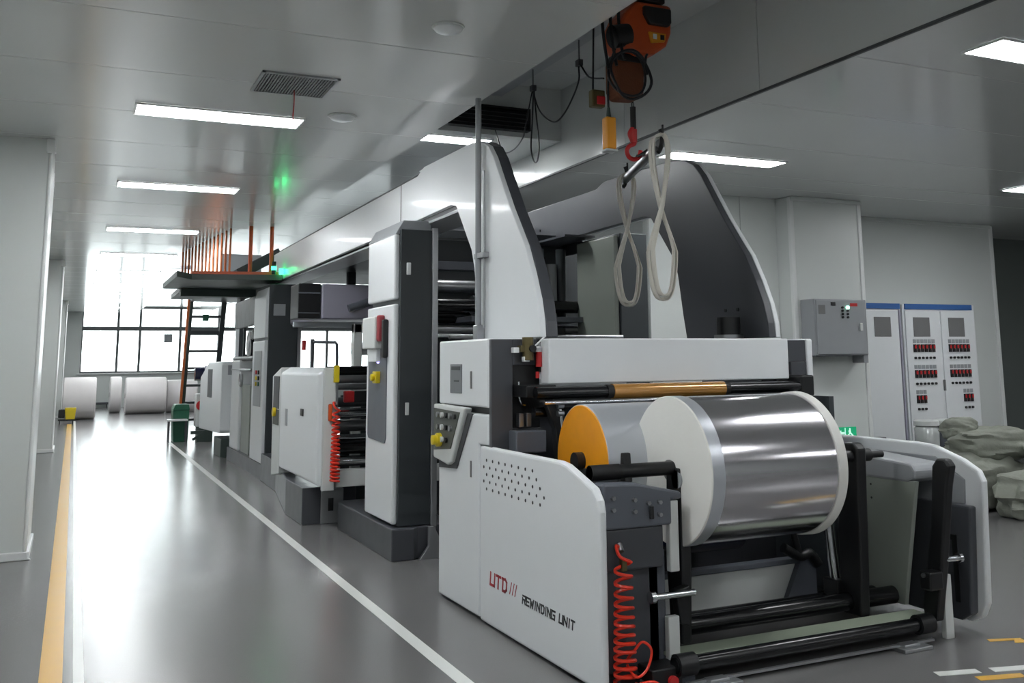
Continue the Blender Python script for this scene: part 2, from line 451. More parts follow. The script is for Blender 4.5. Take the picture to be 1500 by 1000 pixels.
# hanging signs and small fittings above the far walkway
for x0, x1, y, z0, z1, lab in ((1.43, 1.85, 19.0, 3.26, 3.33, 'long grey hanging sign bar nearest the platform'),
                               (.85, .95, 26.0, 3.02, 3.12, 'small dark box hanging under the far ceiling')):
    t = thing('hanging_sign', lab, 'sign', ((x0 + x1) / 2, y, ZL))
    obj('board', MB().box(x0, x1, y, y + .05, z0, z1), 'grey', t, bev=.004)
    obj('rod', MB().cyl((x0 + .03, y + .025, z1), (x0 + .03, y + .025, ZL), .006, 8), 'steel', t)
    obj('rod', MB().cyl((x1 - .03, y + .025, z1), (x1 - .03, y + .025, ZL), .006, 8), 'steel', t)

# dark duct opening at the end of the hoist slot
t = thing('duct_grille', 'dark air duct opening in the end of the hoist slot', 'vent', (3.5, 8.55, 3.74))
obj('shell', MB().box(2.75, 3.87, 8.45, 8.54, 3.945, 3.965).box(2.75, 3.87, 8.45, 8.54, 3.745, 3.76).box(3.85, 3.87, 8.45, 8.54, 3.76, 3.945).box(2.75, 2.77, 8.45, 8.54, 3.76, 3.945), 'black', t)
obj('cavity', MB().box(2.77, 3.85, 8.52, 8.54, 3.76, 3.945), 'black', t)
for i in range(4): obj('louvre', MB().obox((3.31, 8.49, 3.785 + i * .042), (.54, 0, 0), (0, .02, .008), (0, -.001, .003)), 'anth', t)

# ================================================================== REWINDING UNIT
RW = thing('rewinding_unit', 'white rewinding machine with grey frame holding the big silver roll', 'machine', (3.5, 5.2, 0))
X0 = 2.28
# left side
sp_ = obj('side_panel', MB().prism([(5.77, .012), (4.28, .02), (4.25, .03), (4.235, .06), (4.235, .83), (4.25, .885), (4.30, .94), (4.58, 1.025), (4.66, 1.035), (5.77, 1.035)], 'x', X0, X0 + .045), 'white', RW, bev=.018, seg=3)
vh = MB()
for r in range(5):
    for c in range(10 - (r % 2 == 0) - (1 if r < 2 else 0)):
        yy = 5.655 - .095 * c - (.0 if r % 2 == 0 else -.045); zz = .955 - .042 * r
        vh.cyl((X0 - .0015, yy, zz), (X0 + .01, yy, zz), .0095, 8)
obj('vent_holes', vh, 'black', sp_, kind='stuff')
GLYPH = {
    'U': [((0, 6), (0, 0)), ((0, 0), (4, 0)), ((4, 0), (4, 6))], 'T': [((0, 6), (4, 6)), ((2, 6), (2, 0))],
    'D': [((0, 6), (3, 6)), ((3, 6), (4.2, 4.8)), ((4.2, 4.8), (4.2, 1.2)), ((4.2, 1.2), (3, 0)), ((3, 0), (.7, 0)), ((.7, 0), (.7, 6))],
    'R': [((0, 0), (0, 4)), ((0, 6), (4, 6)), ((4, 6), (4, 3)), ((4, 3), (1, 3)), ((2.4, 3), (4, 0))],
    'E': [((4, 6), (0, 6)), ((0, 6), (0, 0)), ((0, 0), (4, 0)), ((0, 3), (3.4, 3))],
    'W': [((0, 6), (.9, 0)), ((.9, 0), (2.2, 4.4)), ((2.2, 4.4), (3.5, 0)), ((3.5, 0), (4.4, 6))],
    'I': [((1, 0), (1, 6))], 'N': [((0, 0), (0, 6)), ((0, 6), (4, 0)), ((4, 0), (4, 6))],
    'G': [((4, 6), (0, 6)), ((0, 6), (0, 0)), ((0, 0), (4, 0)), ((4, 0), (4, 3)), ((4, 3), (2.2, 3))], '/': [((0, 0), (1.3, 6))], ' ': []}
ADV = {'I': 3.2, ' ': 4.2, '/': 2.6, 'W': 6.0}
def lettering(mb, body, y, z, height, wide, stroke=1.0, shear=.08):
    k = height / 6; pen = 0.0
    for ch in body:
        for (a, b), (c, d) in GLYPH[ch]:
            p = Vector((0, y - (pen + a + shear * b) * wide * k, z + b * k)); q = Vector((0, y - (pen + c + shear * d) * wide * k, z + d * k))
            dv = (q - p).normalized() * (stroke * k * .5); nv = Vector((0, -dv.z, dv.y))
            p -= dv; q += dv
            mb.obox((p + q) / 2 + Vector((X0 - .0006, 0, 0)), (.0012, 0, 0), (q - p) / 2, nv)
        pen += ADV.get(ch, 5.6)
    return mb
obj('lettering', lettering(lettering(MB(), 'UTD', 5.60, .250, .066, 1.42, 1.35, .10), '///', 5.31, .254, .062, 1.35, .55, .12), 'logored', sp_)
obj('lettering', lettering(MB(), 'REWINDING', 5.135, .240, .040, 1.36, 1.35, .14), 'logoblack', sp_)
obj('lettering', lettering(MB(), 'UNIT', 4.680, .240, .040, 1.36, 1.35, .14), 'logoblack', sp_)
obj('lower_cabinet', MB().prism([(5.785, .025), (6.52, .02), (6.53, .9), (6.22, .98), (5.96, 1.22), (5.64, 1.225), (5.64, 1.04), (5.785, 1.04)], 'x', X0, X0 + .34), 'white', RW, bev=.012)
obj('toe_plinth', MB().box(X0 + .03, X0 + .3, 4.3, 6.5, 0, .06), 'black', RW)
uc = obj('upper_cabinet', MB().box(X0, X0 + .34, 5.64, 6.53, 1.265, 1.685), 'white', RW, bev=.012)
obj('meter', MB().box(X0 - .004, X0 + .01, 6.08, 6.30, 1.34, 1.53), 'display', uc, bev=.004)
obj('meter_scale', MB().box(X0 - .006, X0, 6.11, 6.27, 1.49, 1.515).box(X0 - .006, X0, 6.13, 6.22, 1.415, 1.425), 'grille', uc)
obj('handle', MB().box(X0 - .006, X0 + .005, 5.90, 5.925, 1.375, 1.485), 'cabgrey', uc, bev=.003)
obj('handle', MB().box(X0 - .006, X0 + .005, 5.905, 5.925, .83, .93), 'cabgrey', RW, bev=.003)
obj('shadow_gap', MB().box(X0 + .03, X0 + .33, 5.65, 6.5, 1.225, 1.265), 'black', RW)
# sloping operator console
oc = obj('operator_console', MB().prism([(6.545, 1.262), (5.935, 1.255), (6.19, .90), (6.26, .875), (6.545, .905)], 'x', X0 - .035, X0 + .02), 'offwhite', RW, bev=.012)
obj('console_shade', MB().prism([(6.50, .91), (5.97, 1.22), (5.88, 1.22), (6.16, .86), (6.5, .84)], 'x', X0 - .008, X0 + .05), 'grille', RW)  # dark wedge standing in for the shadow underneath the console
obj('switch_panel', MB().prism([(6.525, 1.235), (6.02, 1.225), (6.19, .985), (6.525, .955)], 'x', X0 - .039, X0 - .03), 'olive', oc, bev=.003)
for r, (zz, n_, y0_) in enumerate(((1.195, 5, 6.10), (1.115, 4, 6.18), (1.035, 3, 6.26))):
    for c in range(n_):
        obj('button', MB().cyl((X0 - .055, y0_ + c * .08, zz), (X0 - .036, y0_ + c * .08, zz), .018, 12), ['black', 'steel', 'black', 'offwhite', 'steel'][(c + r) % 5], oc)
obj('emergency_stop', MB().lathe((X0 - .036, 6.39, 1.03), (-1, 0, 0), [(0, .045), (.03, .045), (.034, .032), (.06, .032), (.066, 0)], 20), 'yellow', oc, label='yellow emergency stop button')
# inner face of the left cabinet with recess and valves
fp = obj('front_plate', MB().box(X0 + .01, 2.43, 5.60, 5.64, .98, 1.68).box(2.43, 2.60, 5.60, 5.64, 1.52, 1.68).box(2.43, 2.62, 5.60, 5.64, .98, 1.14), 'dark', RW, bev=.004)
obj('recess_back', MB().box(2.42, 2.62, 5.622, 5.639, 1.12, 1.54), 'black', RW)
obj('guide_block', MB().box(2.40, 2.60, 5.48, 5.60, 1.0, 1.13), 'slate', RW, bev=.008)
obj('cross_block', MB().box(2.44, 2.64, 5.42, 5.78, 1.33, 1.40), 'black', RW, bev=.006)
for a, b in ((1.18, 2.47), (1.18, 2.52)): obj('fitting', MB().box(b - .02, b + .012, 5.55, 5.60, a - .03, a + .05), 'steel', RW, bev=.004)
obj('air_pipe', MB().tube(spline([(2.46, 5.58, 1.42), (2.46, 5.57, 1.33), (2.475, 5.57, 1.29), (2.50, 5.57, 1.28)], 5), .007, 8), 'chrome', RW)
vb = obj('pressure_regulator', MB().cyl((2.51, 5.55, 1.55), (2.51, 5.55, 1.69), .035, 16).box(2.455, 2.555, 5.53, 5.58, 1.60, 1.64), 'brass', RW)
obj('dial', MB().cyl((2.525, 5.53, 1.62), (2.525, 5.50, 1.62), .022, 16), 'black', vb)
for x_, z_ in ((2.425, 1.61), (2.575, 1.615), (2.495, 1.555)): obj('connector', MB().box(x_ - .02, x_ + .02, 5.53, 5.57, z_ - .015, z_ + .018), 'white', vb, bev=.004)
obj('lever', MB().cyl((2.54, 5.51, 1.635), (2.60, 5.50, 1.69), .006, 8), 'white', vb)
obj('filter_bowl', MB().cyl((2.585, 5.55, 1.51), (2.585, 5.55, 1.60), .02, 14).cyl((2.575, 5.55, 1.44), (2.575, 5.55, 1.48), .012, 12), 'red', vb)
obj('swing_arm', MB().prism([(2.54, 1.30), (2.60, 1.32), (2.66, 1.20), (2.70, .92), (2.62, .92), (2.60, 1.15)], 'y', 5.36, 5.42), 'black', RW, bev=.008)
obj('piston_rod', MB().cyl((2.62, 5.33, 1.26), (2.655, 5.33, .95), .009, 12), 'chrome', RW)
obj('rod_end', MB().cyl((2.60, 5.33, 1.28), (2.64, 5.33, 1.28), .017, 12).cyl((2.60, 5.33, 1.235), (2.64, 5.33, 1.235), .017, 12), 'steel', RW)
obj('bracket', MB().box(2.66, 2.72, 5.3, 5.34, .9, 1.05), 'offwhite', RW, bev=.01)
# cross beam and nip rollers
obj('cross_beam', MB().box(2.60, 4.43, 5.44, 5.56, 1.405, 1.68), 'white', RW, bev=.008)
obj('nip_roller', MB().cyl((2.48, 5.38, 1.355), (4.5, 5.38, 1.355), .036, 24), 'blackgloss', RW)
obj('film_sleeve', MB().cyl((3.0, 5.38, 1.355), (3.83, 5.38, 1.355), .046, 28), 'gold', RW, label='amber film wound on the black roller')
for x_ in (2.98, 3.85): obj('collar', MB().cyl((x_ - .02, 5.38, 1.355), (x_ + .02, 5.38, 1.355), .042, 24), 'rubber', RW)
obj('guide_rod', MB().cyl((2.5, 5.30, 1.30), (4.45, 5.30, 1.30), .012, 12), 'chrome', RW)
obj('guide_roller', MB().cyl((2.5, 5.45, 1.24), (4.45, 5.45, 1.24), .03, 18), 'blackgloss', RW)
# right side
obj('right_housing', MB().box(4.43, 4.70, 5.58, 6.5, 1.52, 1.672).box(4.43, 4.70, 5.75, 6.5, 1.25, 1.52).box(4.56, 4.70, 5.58, 5.75, 1.25, 1.52), 'dark', RW, bev=.006)
obj('right_cover', MB().box(4.70, 4.755, 5.57, 6.52, 1.285, 1.68), 'white', RW, bev=.012)
obj('right_cabinet', MB().box(4.43, 4.73, 5.7, 6.5, .03, 1.25), 'offwhite', RW, bev=.01)
obj('bearing_block', MB().box(4.45, 4.56, 5.34, 5.60, 1.29, 1.43), 'black', RW, bev=.012)
rp = obj('side_panel', MB().prism([(5.78, .04), (4.27, .05), (4.18, .09), (4.14, .17), (4.11, .84), (4.14, .90), (4.25, .955), (4.46, 1.02), (4.6, 1.03), (5.78, 1.03)], 'x', 4.69, 4.738), 'white', RW, bev=.018, seg=3)
obj('lining', MB().prism([(5.7, .60), (4.24, .70), (4.23, .84), (4.44, .955), (5.7, .965)], 'x', 4.68, 4.692), 'grey', rp, bev=.006)
dp = obj('inner_box', MB().prism([(4.95, .06), (4.28, .06), (4.20, .11), (4.165, .70), (4.95, .70)], 'x', 4.63, 4.69), 'dark', rp, bev=.012)
obj('slot', MB().box(4.622, 4.632, 4.27, 4.30, .16, .53).box(4.622, 4.632, 4.30, 4.45, .50, .53), 'black', dp)
obj('top_guard', MB().prism([(5.25, .83), (4.42, .82), (4.36, .845), (4.35, .89), (4.38, .93), (5.25, .985)], 'x', 4.42, 4.655), 'grey', RW, bev=.015)
gp = obj('guard_plate', MB().prism([(5.1, .84), (4.36, .83), (4.50, .12), (5.1, .10)], 'x', 4.43, 4.46), 'plate', RW, bev=.004)
for z_ in (.78, .70): obj('rivet', MB().cyl((4.428, 4.72, z_), (4.432, 4.72, z_), .007, 8), 'black', gp)
obj('white_strut', MB().box(4.43, 4.49, 4.20, 4.235, .0, .34), 'offwhite', RW, bev=.004)
# swing arms, torque tube and bed
obj('swing_arm', MB().prism([(4.04, .95), (4.07, .985), (4.13, .985), (4.165, .94), (4.20, .62), (4.30, .16), (4.28, .10), (4.20, .10), (4.14, .40), (4.07, .84)], 'x', 4.36, 4.42), 'black', RW, bev=.012)
obj('stop_block', MB().box(4.27, 4.37, 4.14, 4.22, .28, .38), 'black', RW, bev=.01)
obj('adjusting_screw', MB().cyl((4.255, 4.18, .36), (4.28, 4.18, .36), .012, 10), 'steel', RW)
obj('spindle', MB().cyl((4.40, 4.15, .435), (4.50, 4.15, .435), .017, 14).cyl((4.50, 4.15, .435), (4.52, 4.15, .435), .026, 16), 'chrome', RW)
obj('swing_arm', MB().prism([(4.42, 1.03), (4.46, 1.06), (4.53, 1.06), (4.56, 1.0), (4.62, .55), (4.62, .10), (4.46, .10), (4.44, .5)], 'x', 4.06, 4.13), 'black', RW, bev=.012)
obj('swing_arm', MB().prism([(4.40, .955), (4.40, .99), (4.50, .99), (4.53, .95), (4.55, .5), (4.52, .12), (4.42, .12), (4.40, .5)], 'x', 2.84, 2.905), 'black', RW, bev=.012)
obj('cylinder', MB().cyl((4.02, 4.66, .66), (4.06, 4.66, .28), .03, 18), 'chrome', RW)
obj('cylinder_rod', MB().cyl((4.0, 4.66, .80), (4.02, 4.66, .66), .010, 12), 'steel', RW)
obj('cylinder_bracket', MB().box(3.95, 4.06, 4.6, 4.72, .67, .74), 'black', RW, bev=.008)
obj('cylinder_bracket', MB().box(4.02, 4.12, 4.6, 4.72, .18, .28), 'black', RW, bev=.008)
obj('torque_tube', MB().cyl((2.66, 4.21, .10), (4.32, 4.21, .10), .036, 22), 'blackgloss', RW)
for x_ in (2.72, 4.27): obj('tube_collar', MB().cyl((x_ - .05, 4.21, .10), (x_ + .05, 4.21, .10), .052, 22), 'black', RW)
obj('tread_plate', MB().box(2.72, 4.42, 4.27, 4.43, .095, .115), 'tread', RW, bev=.004)
obj('bed_rail', MB().box(2.72, 4.42, 4.27, 4.32, .055, .094), 'black', RW)
obj('lay_roller', MB().cyl((2.85, 4.56, .17), (4.4, 4.56, .17), .05, 22), 'blackgloss', RW)
obj('lay_roller', MB().cyl((2.85, 4.72, .13), (4.4, 4.72, .13), .06, 22), 'blackgloss', RW)
obj('foot_strip', MB().box(2.7, 4.3, 4.165, 4.185, .018, .03), 'alu', RW)
for x_ in (2.78, 4.02): obj('foot', MB().box(x_, x_ + .2, 4.10, 4.22, 0, .02).box(x_ + .03, x_ + .14, 4.13, 4.19, .02, .035), 'alu', RW, bev=.004)
obj('cover_plate', MB().box(2.7, 4.12, 4.98, 5.02, .10, .31), 'offwhite', RW, bev=.006)
obj('cover_edge', MB().box(2.7, 4.12, 4.96, 5.04, .31, .34), 'slate', RW, bev=.004)
obj('chute', MB().prism([(4.05, .34), (4.16, .34), (4.16, .05), (3.9, .05)], 'y', 4.94, 4.98), 'slate', RW)
obj('nozzle', MB().tube(spline([(3.9, 4.92, .42), (4.02, 4.92, .36), (4.1, 4.92, .37), (4.16, 4.92, .30)], 5), .03, 10), 'black', RW)
obj('nozzle_elbow', MB().tube([(4.02, 4.92, .36), (4.0, 4.92, .43), (3.98, 4.92, .5)], .022, 10), 'black', RW)
obj('back_panel', MB().box(2.62, 4.43, 5.62, 5.66, .05, 1.2), 'dark', RW)
obj('base_frame', MB().box(2.36, 4.66, 5.1, 5.2, .02, .09).box(2.36, 4.66, 6.2, 6.4, .02, .12), 'black', RW)
obj('inner_side', MB().box(2.60, 2.64, 4.62, 5.6, .05, .95), 'anth', RW)
obj('inner_side', MB().box(4.38, 4.42, 5.0, 5.6, .05, 1.3), 'anth', RW)
# left front frame seen between the side panel and the arm
ff = obj('front_frame', MB().box(2.35, 2.70, 4.40, 4.46, .04, .74).box(2.37, 2.44, 4.36, 4.40, .04, .74), 'dark', RW, bev=.006)
fb = obj('bearing_bracket', MB().prism([(2.35, .73), (2.35, .95), (2.55, .94), (2.80, .885), (2.80, .85), (2.74, .85), (2.74, .73)], 'y', 4.32, 4.42), 'slate', RW, bev=.012)
for x_, z_ in ((2.40, .88), (2.40, .825), (2.52, .865), (2.52, .81), (2.665, .845), (2.665, .785), (2.60, .845)):
    obj('bolt', MB().cyl((x_, 4.30, z_), (x_, 4.32, z_), .011, 6), 'steel', fb)
obj('latch', MB().cyl((2.61, 4.30, .83), (2.61, 4.30, .77), .012, 10), 'black', fb)
obj('mid_frame', MB().box(2.36, 2.70, 4.34, 4.40, .53, .73), 'dark', RW, bev=.01)
obj('column_strip', MB().box(2.73, 2.785, 4.33, 4.37, .50, .845), 'offwhite', RW, bev=.006)
obj('column_strip', MB().box(2.71, 2.775, 4.33, 4.37, .07, .29), 'offwhite', RW, bev=.006)
obj('column_plate', MB().box(2.64, 2.74, 4.40, 4.44, .04, .60), 'slate', RW, bev=.006)
obj('spindle', MB().cyl((2.62, 4.32, .395), (2.86, 4.32, .395), .016, 14).cyl((2.60, 4.32, .395), (2.625, 4.32, .395), .03, 18), 'chrome', RW)
obj('hinge_block', MB().prism([(2.78, .40), (2.86, .42), (2.86, .22), (2.80, .24)], 'y', 4.36, 4.42), 'black', RW, bev=.008)
vt = obj('valve_block', MB().box(2.53, 2.70, 4.20, 4.34, .0, .10), 'black', RW, bev=.008)
obj('valve_cap', MB().cyl((2.64, 4.18, .04), (2.64, 4.21, .04), .025, 14), 'red', vt)
obj('lower_foot', MB().box(2.52, 2.80, 4.24, 4.44, 0, .035), 'slate', RW, bev=.008)
# roll shaft
obj('roll_shaft', MB().cyl((2.36, 4.48, .985), (2.93, 4.48, .985), .036, 22), 'black', RW)
obj('shaft_grip', MB().cyl((2.36, 4.48, .985), (2.53, 4.48, .985), .039, 22), 'rubber', RW)
obj('roll_shaft', MB().cyl((3.70, 4.48, .985), (4.20, 4.48, .985), .036, 22).cyl((4.20, 4.48, .985), (4.30, 4.48, .985), .02, 16), 'black', RW)
obj('shaft_clamp', MB().prism([(4.46, .93), (4.52, .93), (4.505, 1.075), (4.475, 1.075)], 'x', 2.555, 2.60), 'black', RW, bev=.006)
obj('shaft_support', MB().cyl((2.84, 4.43, .93), (2.90, 4.43, .93), .045, 20), 'grey', RW)

# big film roll
RY, RZ, RR = 4.5, .97, .384
RX0, RX1 = 2.85, 3.735
t = thing('foil_roll', 'large roll of shiny silver film with white end, on the rewinding shaft', 'film roll', (3.36, RY, RZ - RR))
obj('film', MB().lathe((RX0 + .08, RY, RZ), (1, 0, 0), [(0, .06), (0, RR - .006), (0.002, RR - .004), (RX1 - RX0 - .16, RR - .004), (RX1 - RX0 - .158, .06)], 96), 'foil', t)
obj('end_face', MB().lathe((RX0, RY, RZ), (1, 0, 0), [(.08, .05), (.0, .05), (0, RR - .006), (.006, RR)], 96), 'paper', t, label='white paper end face')
obj('edge_band', MB().lathe((RX0, RY, RZ), (1, 0, 0), [(.005, RR - .002), (.006, RR), (.079, RR - .001), (.08, RR - .01)], 96), 'filmgrey', t, label='matt grey edge of the roll')
obj('edge_band', MB().lathe((RX1 - .082, RY, RZ), (1, 0, 0), [(0, RR - .01), (.0, RR + .003), (.055, RR + .006), (.06, RR), (.06, .05)], 96), 'paper', t, label='white edge of the roll')
obj('core_tube', MB().lathe((RX0 - .005, RY, RZ), (1, 0, 0), [(0, .04), (-.004, .055), (.02, .055)], 32), 'cabgrey', t)

# second roll with amber side
t = thing('amber_edged_roll', 'smaller silver roll with an amber side face behind the rewinding shaft', 'film roll', (3.1, 5.3, .6))
AY, AZ, AR = 5.04, .985, .315
obj('film', MB().lathe((2.61, AY, AZ), (1, 0, 0), [(.0, AR - .008), (.004, AR), (.66, AR), (.664, .05)], 80), 'filmgrey', t)
obj('side_face', MB().lathe((2.61, AY, AZ), (1, 0, 0), [(-.002, .05), (-.004, AR - .012), (0.001, AR - .006)], 80), 'core', t, label='amber side face')
obj('hub', MB().cyl((2.56, AY, AZ), (2.63, AY, AZ), .05, 24), 'black', t)

# dark film roll low under the beam
t = thing('dark_film_roll', 'dark blue film roll low inside the rewinder under the silver roll', 'film roll', (3.3, 5.35, .3))
obj('film', MB().cyl((2.72, 5.36, .50), (3.22, 5.36, .50), .155, 40), 'navy', t)
obj('film', MB().cyl((3.24, 5.36, .50), (3.86, 5.36, .50), .15, 40), 'navy', t)
obj('shaft', MB().cyl((2.64, 5.36, .50), (4.36, 5.36, .50), .03, 16), 'black', t)

# coiled red air hoses
def coil(name, label, cx, cy_, z0, z1, r, n, wire, squeeze=1.0, tail=True):
    pts = []
    for i in range(n * 12 + 1):
        f = i / (n * 12); a = 2 * PI * i / 12
        zz = z1 + (z0 - z1) * (f ** .82)
        rr = r * (.75 + .25 * f)
        pts.append((cx + rr * math.cos(a), cy_ + rr * .6 * math.sin(a), zz))
    t = thing(name, label, 'hose', (cx, cy_, z0))
    top = spline([(cx + .01, cy_ + .05, z1 + .06), (cx - .02, cy_ + .03, z1 + .075), (cx - r * .3, cy_, z1 + .03), pts[0]], 5)
    obj('coil', MB().tube(top[:-1] + pts, wire, 7), 'hose', t)
    obj('fitting', MB().cyl((cx + .01, cy_ + .03, z1 + .045), (cx + .015, cy_ + .06, z1 + .075), .014, 12), 'steel', t)
    return t
h = coil('air_hose', 'bright red coiled air hose beside the lettered white side panel', 2.425, 4.27, .03, .585, .058, 13, .0085)
obj('loop', MB().tube(spline([(2.44, 4.28, .13), (2.47, 4.25, .19), (2.50, 4.23, .225), (2.54, 4.22, .19), (2.53, 4.22, .13), (2.49, 4.21, .09), (2.45, 4.22, .08)], 6, True), .0065, 7), 'hose', h)
obj('loop', MB().tube(spline([(2.42, 4.24, .02), (2.46, 4.20, .05), (2.52, 4.17, .06), (2.56, 4.16, .03), (2.53, 4.13, .012), (2.46, 4.14, .01)], 6, True), .0065, 7), 'hose', h)
obj('tap', MB().box(2.425, 2.455, 4.28, 4.31, .54, .60), 'brass', h, bev=.004)

# ================================================================== WEB BRIDGE (hood and long beams)
BR = thing('web_bridge', 'tall white and dark grey arched hood with long beams running back', 'machine', (3.5, 6.5, 1.69))
outer = [(5.55, 1.69), (5.56, 1.79), (5.60, 1.93), (5.68, 2.10), (5.79, 2.29), (6.03, 2.58), (6.19, 2.80), (6.32, 2.98), (6.42, 3.08), (6.55, 3.14), (6.75, 3.17),
         (7.86, 3.19), (7.93, 3.18), (8.05, 3.14), (14.9, 3.14)]
inner = [(14.9, 2.72), (8.50, 2.745), (7.20, 2.76), (7.08, 2.735), (6.97, 2.61), (6.75, 2.36), (6.69, 2.22), (6.63, 1.9), (6.58, 1.69)]
prof = outer + inner
obj('side_skin', MB().prism(prof, 'x', 2.60, 2.64), 'white', BR, bev=.006)
inset = [(a + .012 if i < 11 else a, b) for i, (a, b) in enumerate(outer)]
obj('side_plate', MB().prism([(y_ + (.0 if y_ > 7 else .0), z_) for y_, z_ in prof], 'x', 2.641, 2.72), 'dark', BR, bev=.006)
obj('side_plate', MB().prism(prof, 'x', 4.36, 4.42), 'dark', BR, bev=.006)
obj('side_skin', MB().prism(prof, 'x', 4.421, 4.46), 'white', BR, bev=.006)
obj('skin_joint', MB().box(2.598, 2.601, 8.515, 8.53, 2.75, 3.14), 'anth', BR)
obj('soffit', MB().box(2.64, 2.95, 7.12, 14.8, 2.70, 2.72), 'grey', BR)
obj('soffit', MB().box(4.10, 4.42, 8.2, 14.8, 2.70, 2.72), 'dark', BR)
obj('roof_cover', MB().box(2.73, 4.35, 8.9, 14.8, 2.725, 2.80), 'anth', BR)
obj('lamp_blocker', MB().box(4.47, 4.50, 8.55, 12.5, 2.60, 3.10), 'anth', BR)  # unseen sheet added to block a far lamp showing through the arch
obj('top_rail', MB().box(2.66, 2.72, 8.1, 14.8, 3.14, 3.19), 'anth', BR)
obj('cross_tube', MB().cyl((2.70, 9.6, 2.95), (4.38, 9.6, 2.95), .045, 18), 'steel', BR)
for y_, z_ in ((6.05, 1.9), (5.9, 1.9), (6.05, 1.78), (5.9, 1.78), (9.3, 2.9)): obj('bolt', MB().cyl((4.352, y_, z_), (4.36, y_, z_), .014, 10), 'black', BR)
mo = obj('gear_motor', MB().cyl((4.24, 5.86, 1.70), (4.24, 5.86, 1.84), .085, 24), 'black', BR)
obj('flange', MB().cyl((4.24, 5.86, 1.69), (4.24, 5.86, 1.715), .105, 24), 'steel', mo)
# machinery seen through the hood
obj('back_screen', MB().box(2.72, 4.72, 9.0, 9.04, 1.0, 2.715), 'anth', BR)  # dark backing, widened to block the far hall lamps behind the arch
obj('cable_tray', MB().box(2.70, 4.36, 8.9, 9.0, 2.42, 2.50), 'slate', BR, bev=.004)
for i, (x_, z_, r_, mt_) in enumerate(((3.92, 2.12, .03, 'steel'), (4.02, 2.2, .045, 'slate'), (4.14, 2.05, .06, 'grey'), (3.80, 2.25, .03, 'alu'), (4.25, 2.2, .05, 'anth'))):
    obj('drive_column', MB().cyl((x_, 8.6, 1.95), (x_, 8.6, z_ + .42), r_, 16), mt_, BR)
obj('shelf', MB().box(3.2, 4.34, 8.3, 8.9, 1.90, 1.95), 'slate', BR, bev=.004)
obj('drive_box', MB().box(3.3, 4.2, 8.4, 8.8, 1.70, 1.86), 'black', BR, bev=.01)
obj('drive_motor', MB().cyl((3.3, 8.55, 2.06), (3.62, 8.55, 2.06), .09, 20), 'anth', BR)
for z_, mt_ in ((1.84, 'steel'), (1.78, 'chrome'), (2.05, 'blackgloss')):
    obj('web_roller', MB().cyl((2.72, 8.45, z_), (4.34, 8.45, z_), .03 if z_ < 2 else .06, 18), mt_, BR)
obj('web_roller', MB().cyl((2.72, 8.75, 1.98), (4.34, 8.75, 1.98), .08, 24), 'blackgloss', BR)
obj('web_roller', MB().cyl((2.72, 8.8, 2.25), (4.34, 8.8, 2.25), .06, 24), 'steel', BR)

# grey conduit in front of the hood
t = thing('conduit_post', 'thin grey conduit pipe rising in front of the white hood to the ceiling', 'pipe', (2.56, 6.52, 1.69))
obj('pipe', MB().cyl((2.565, 6.52, 1.78), (2.565, 6.52, 3.45), .022, 16), 'grey', t)
obj('pipe', MB().cyl((2.575, 6.44, 1.78), (2.575, 6.44, 2.9), .009, 10), 'alu', t)
obj('clip', MB().box(2.55, 2.6, 6.40, 6.57, 2.27, 2.31), 'steel', t, bev=.004)
obj('junction', MB().box(2.54, 2.6, 6.48, 6.56, 1.69, 1.80), 'steel', t, bev=.006)

# ================================================================== DRIVE TOWERS
def tower(x0, x1, y0, y1, ztop, label, mirror=False, zb=.25):
    t = thing('drive_tower', label, 'machine', ((x0 + x1) / 2, (y0 + y1) / 2, 0))
    body = obj('tower_body', MB().box(x0 + .03, x1, y0, y1, zb, ztop), 'anth', t, bev=.006)
    return t
T1 = tower(2.36, 2.66, 7.82, 8.66, 2.64, 'near white and anthracite tower beside the walkway with a dark door panel')
obj('upper_door', MB().box(2.345, 2.392, 7.85, 8.66, 2.06, 2.60), 'white', T1, bev=.014)
ld = obj('lower_door', MB().box(2.345, 2.392, 7.85, 8.66, .265, 2.02), 'white', T1, bev=.014)
obj('canopy', MB().prism([(2.35, 2.60), (2.42, 2.72), (2.66, 2.72), (2.66, 2.60)], 'y', 7.85, 8.7), 'grey', T1, bev=.006)
sp2 = obj('control_panel', MB().prism([(8.05, .885), (8.02, .93), (8.02, 1.88), (8.57, 1.90), (8.58, .93), (8.55, .90)], 'x', 2.338, 2.35), 'slate', T1, bev=.004)
hb = obj('wall_phone', MB().box(2.27, 2.345, 8.16, 8.55, 1.66, 1.93), 'offwhite', T1, bev=.012)
obj('document_tray', MB().box(2.30, 2.345, 8.2, 8.45, 1.55, 1.66), 'white', T1, bev=.008)
obj('red_cover', MB().box(2.285, 2.345, 8.10, 8.16, 1.72, 1.94), 'rose', T1, bev=.014)
obj('receiver', MB().box(2.30, 2.345, 7.99, 8.06, 1.58, 1.90), 'black', T1, bev=.014)
obj('emergency_stop', MB().box(2.30, 2.34, 8.2, 8.31, 1.37, 1.47).cyl((2.27, 8.255, 1.42), (2.30, 8.255, 1.42), .03, 16), 'yellow', T1, bev=.006)
obj('pilot_lamp', MB().cyl((2.325, 8.25, 1.56), (2.34, 8.25, 1.56), .025, 14), 'ledblue', T1)
obj('door_latch', MB().box(2.44, 2.475, 7.805, 7.822, 2.26, 2.36), 'white', T1, bev=.004)
obj('door_latch', MB().box(2.44, 2.47, 7.805, 7.822, 1.12, 1.22), 'offwhite', T1, bev=.004)
obj('post', MB().box(2.66, 2.71, 7.80, 7.86, .02, 2.66), 'alu', T1, bev=.006)
obj('foot_plate', MB().prism([(2.54, .0), (3.3, .0), (3.3, .10), (2.72, .14), (2.66, .25), (2.62, .25), (2.62, .10)], 'y', 7.72, 7.76), 'alu', T1, bev=.004)
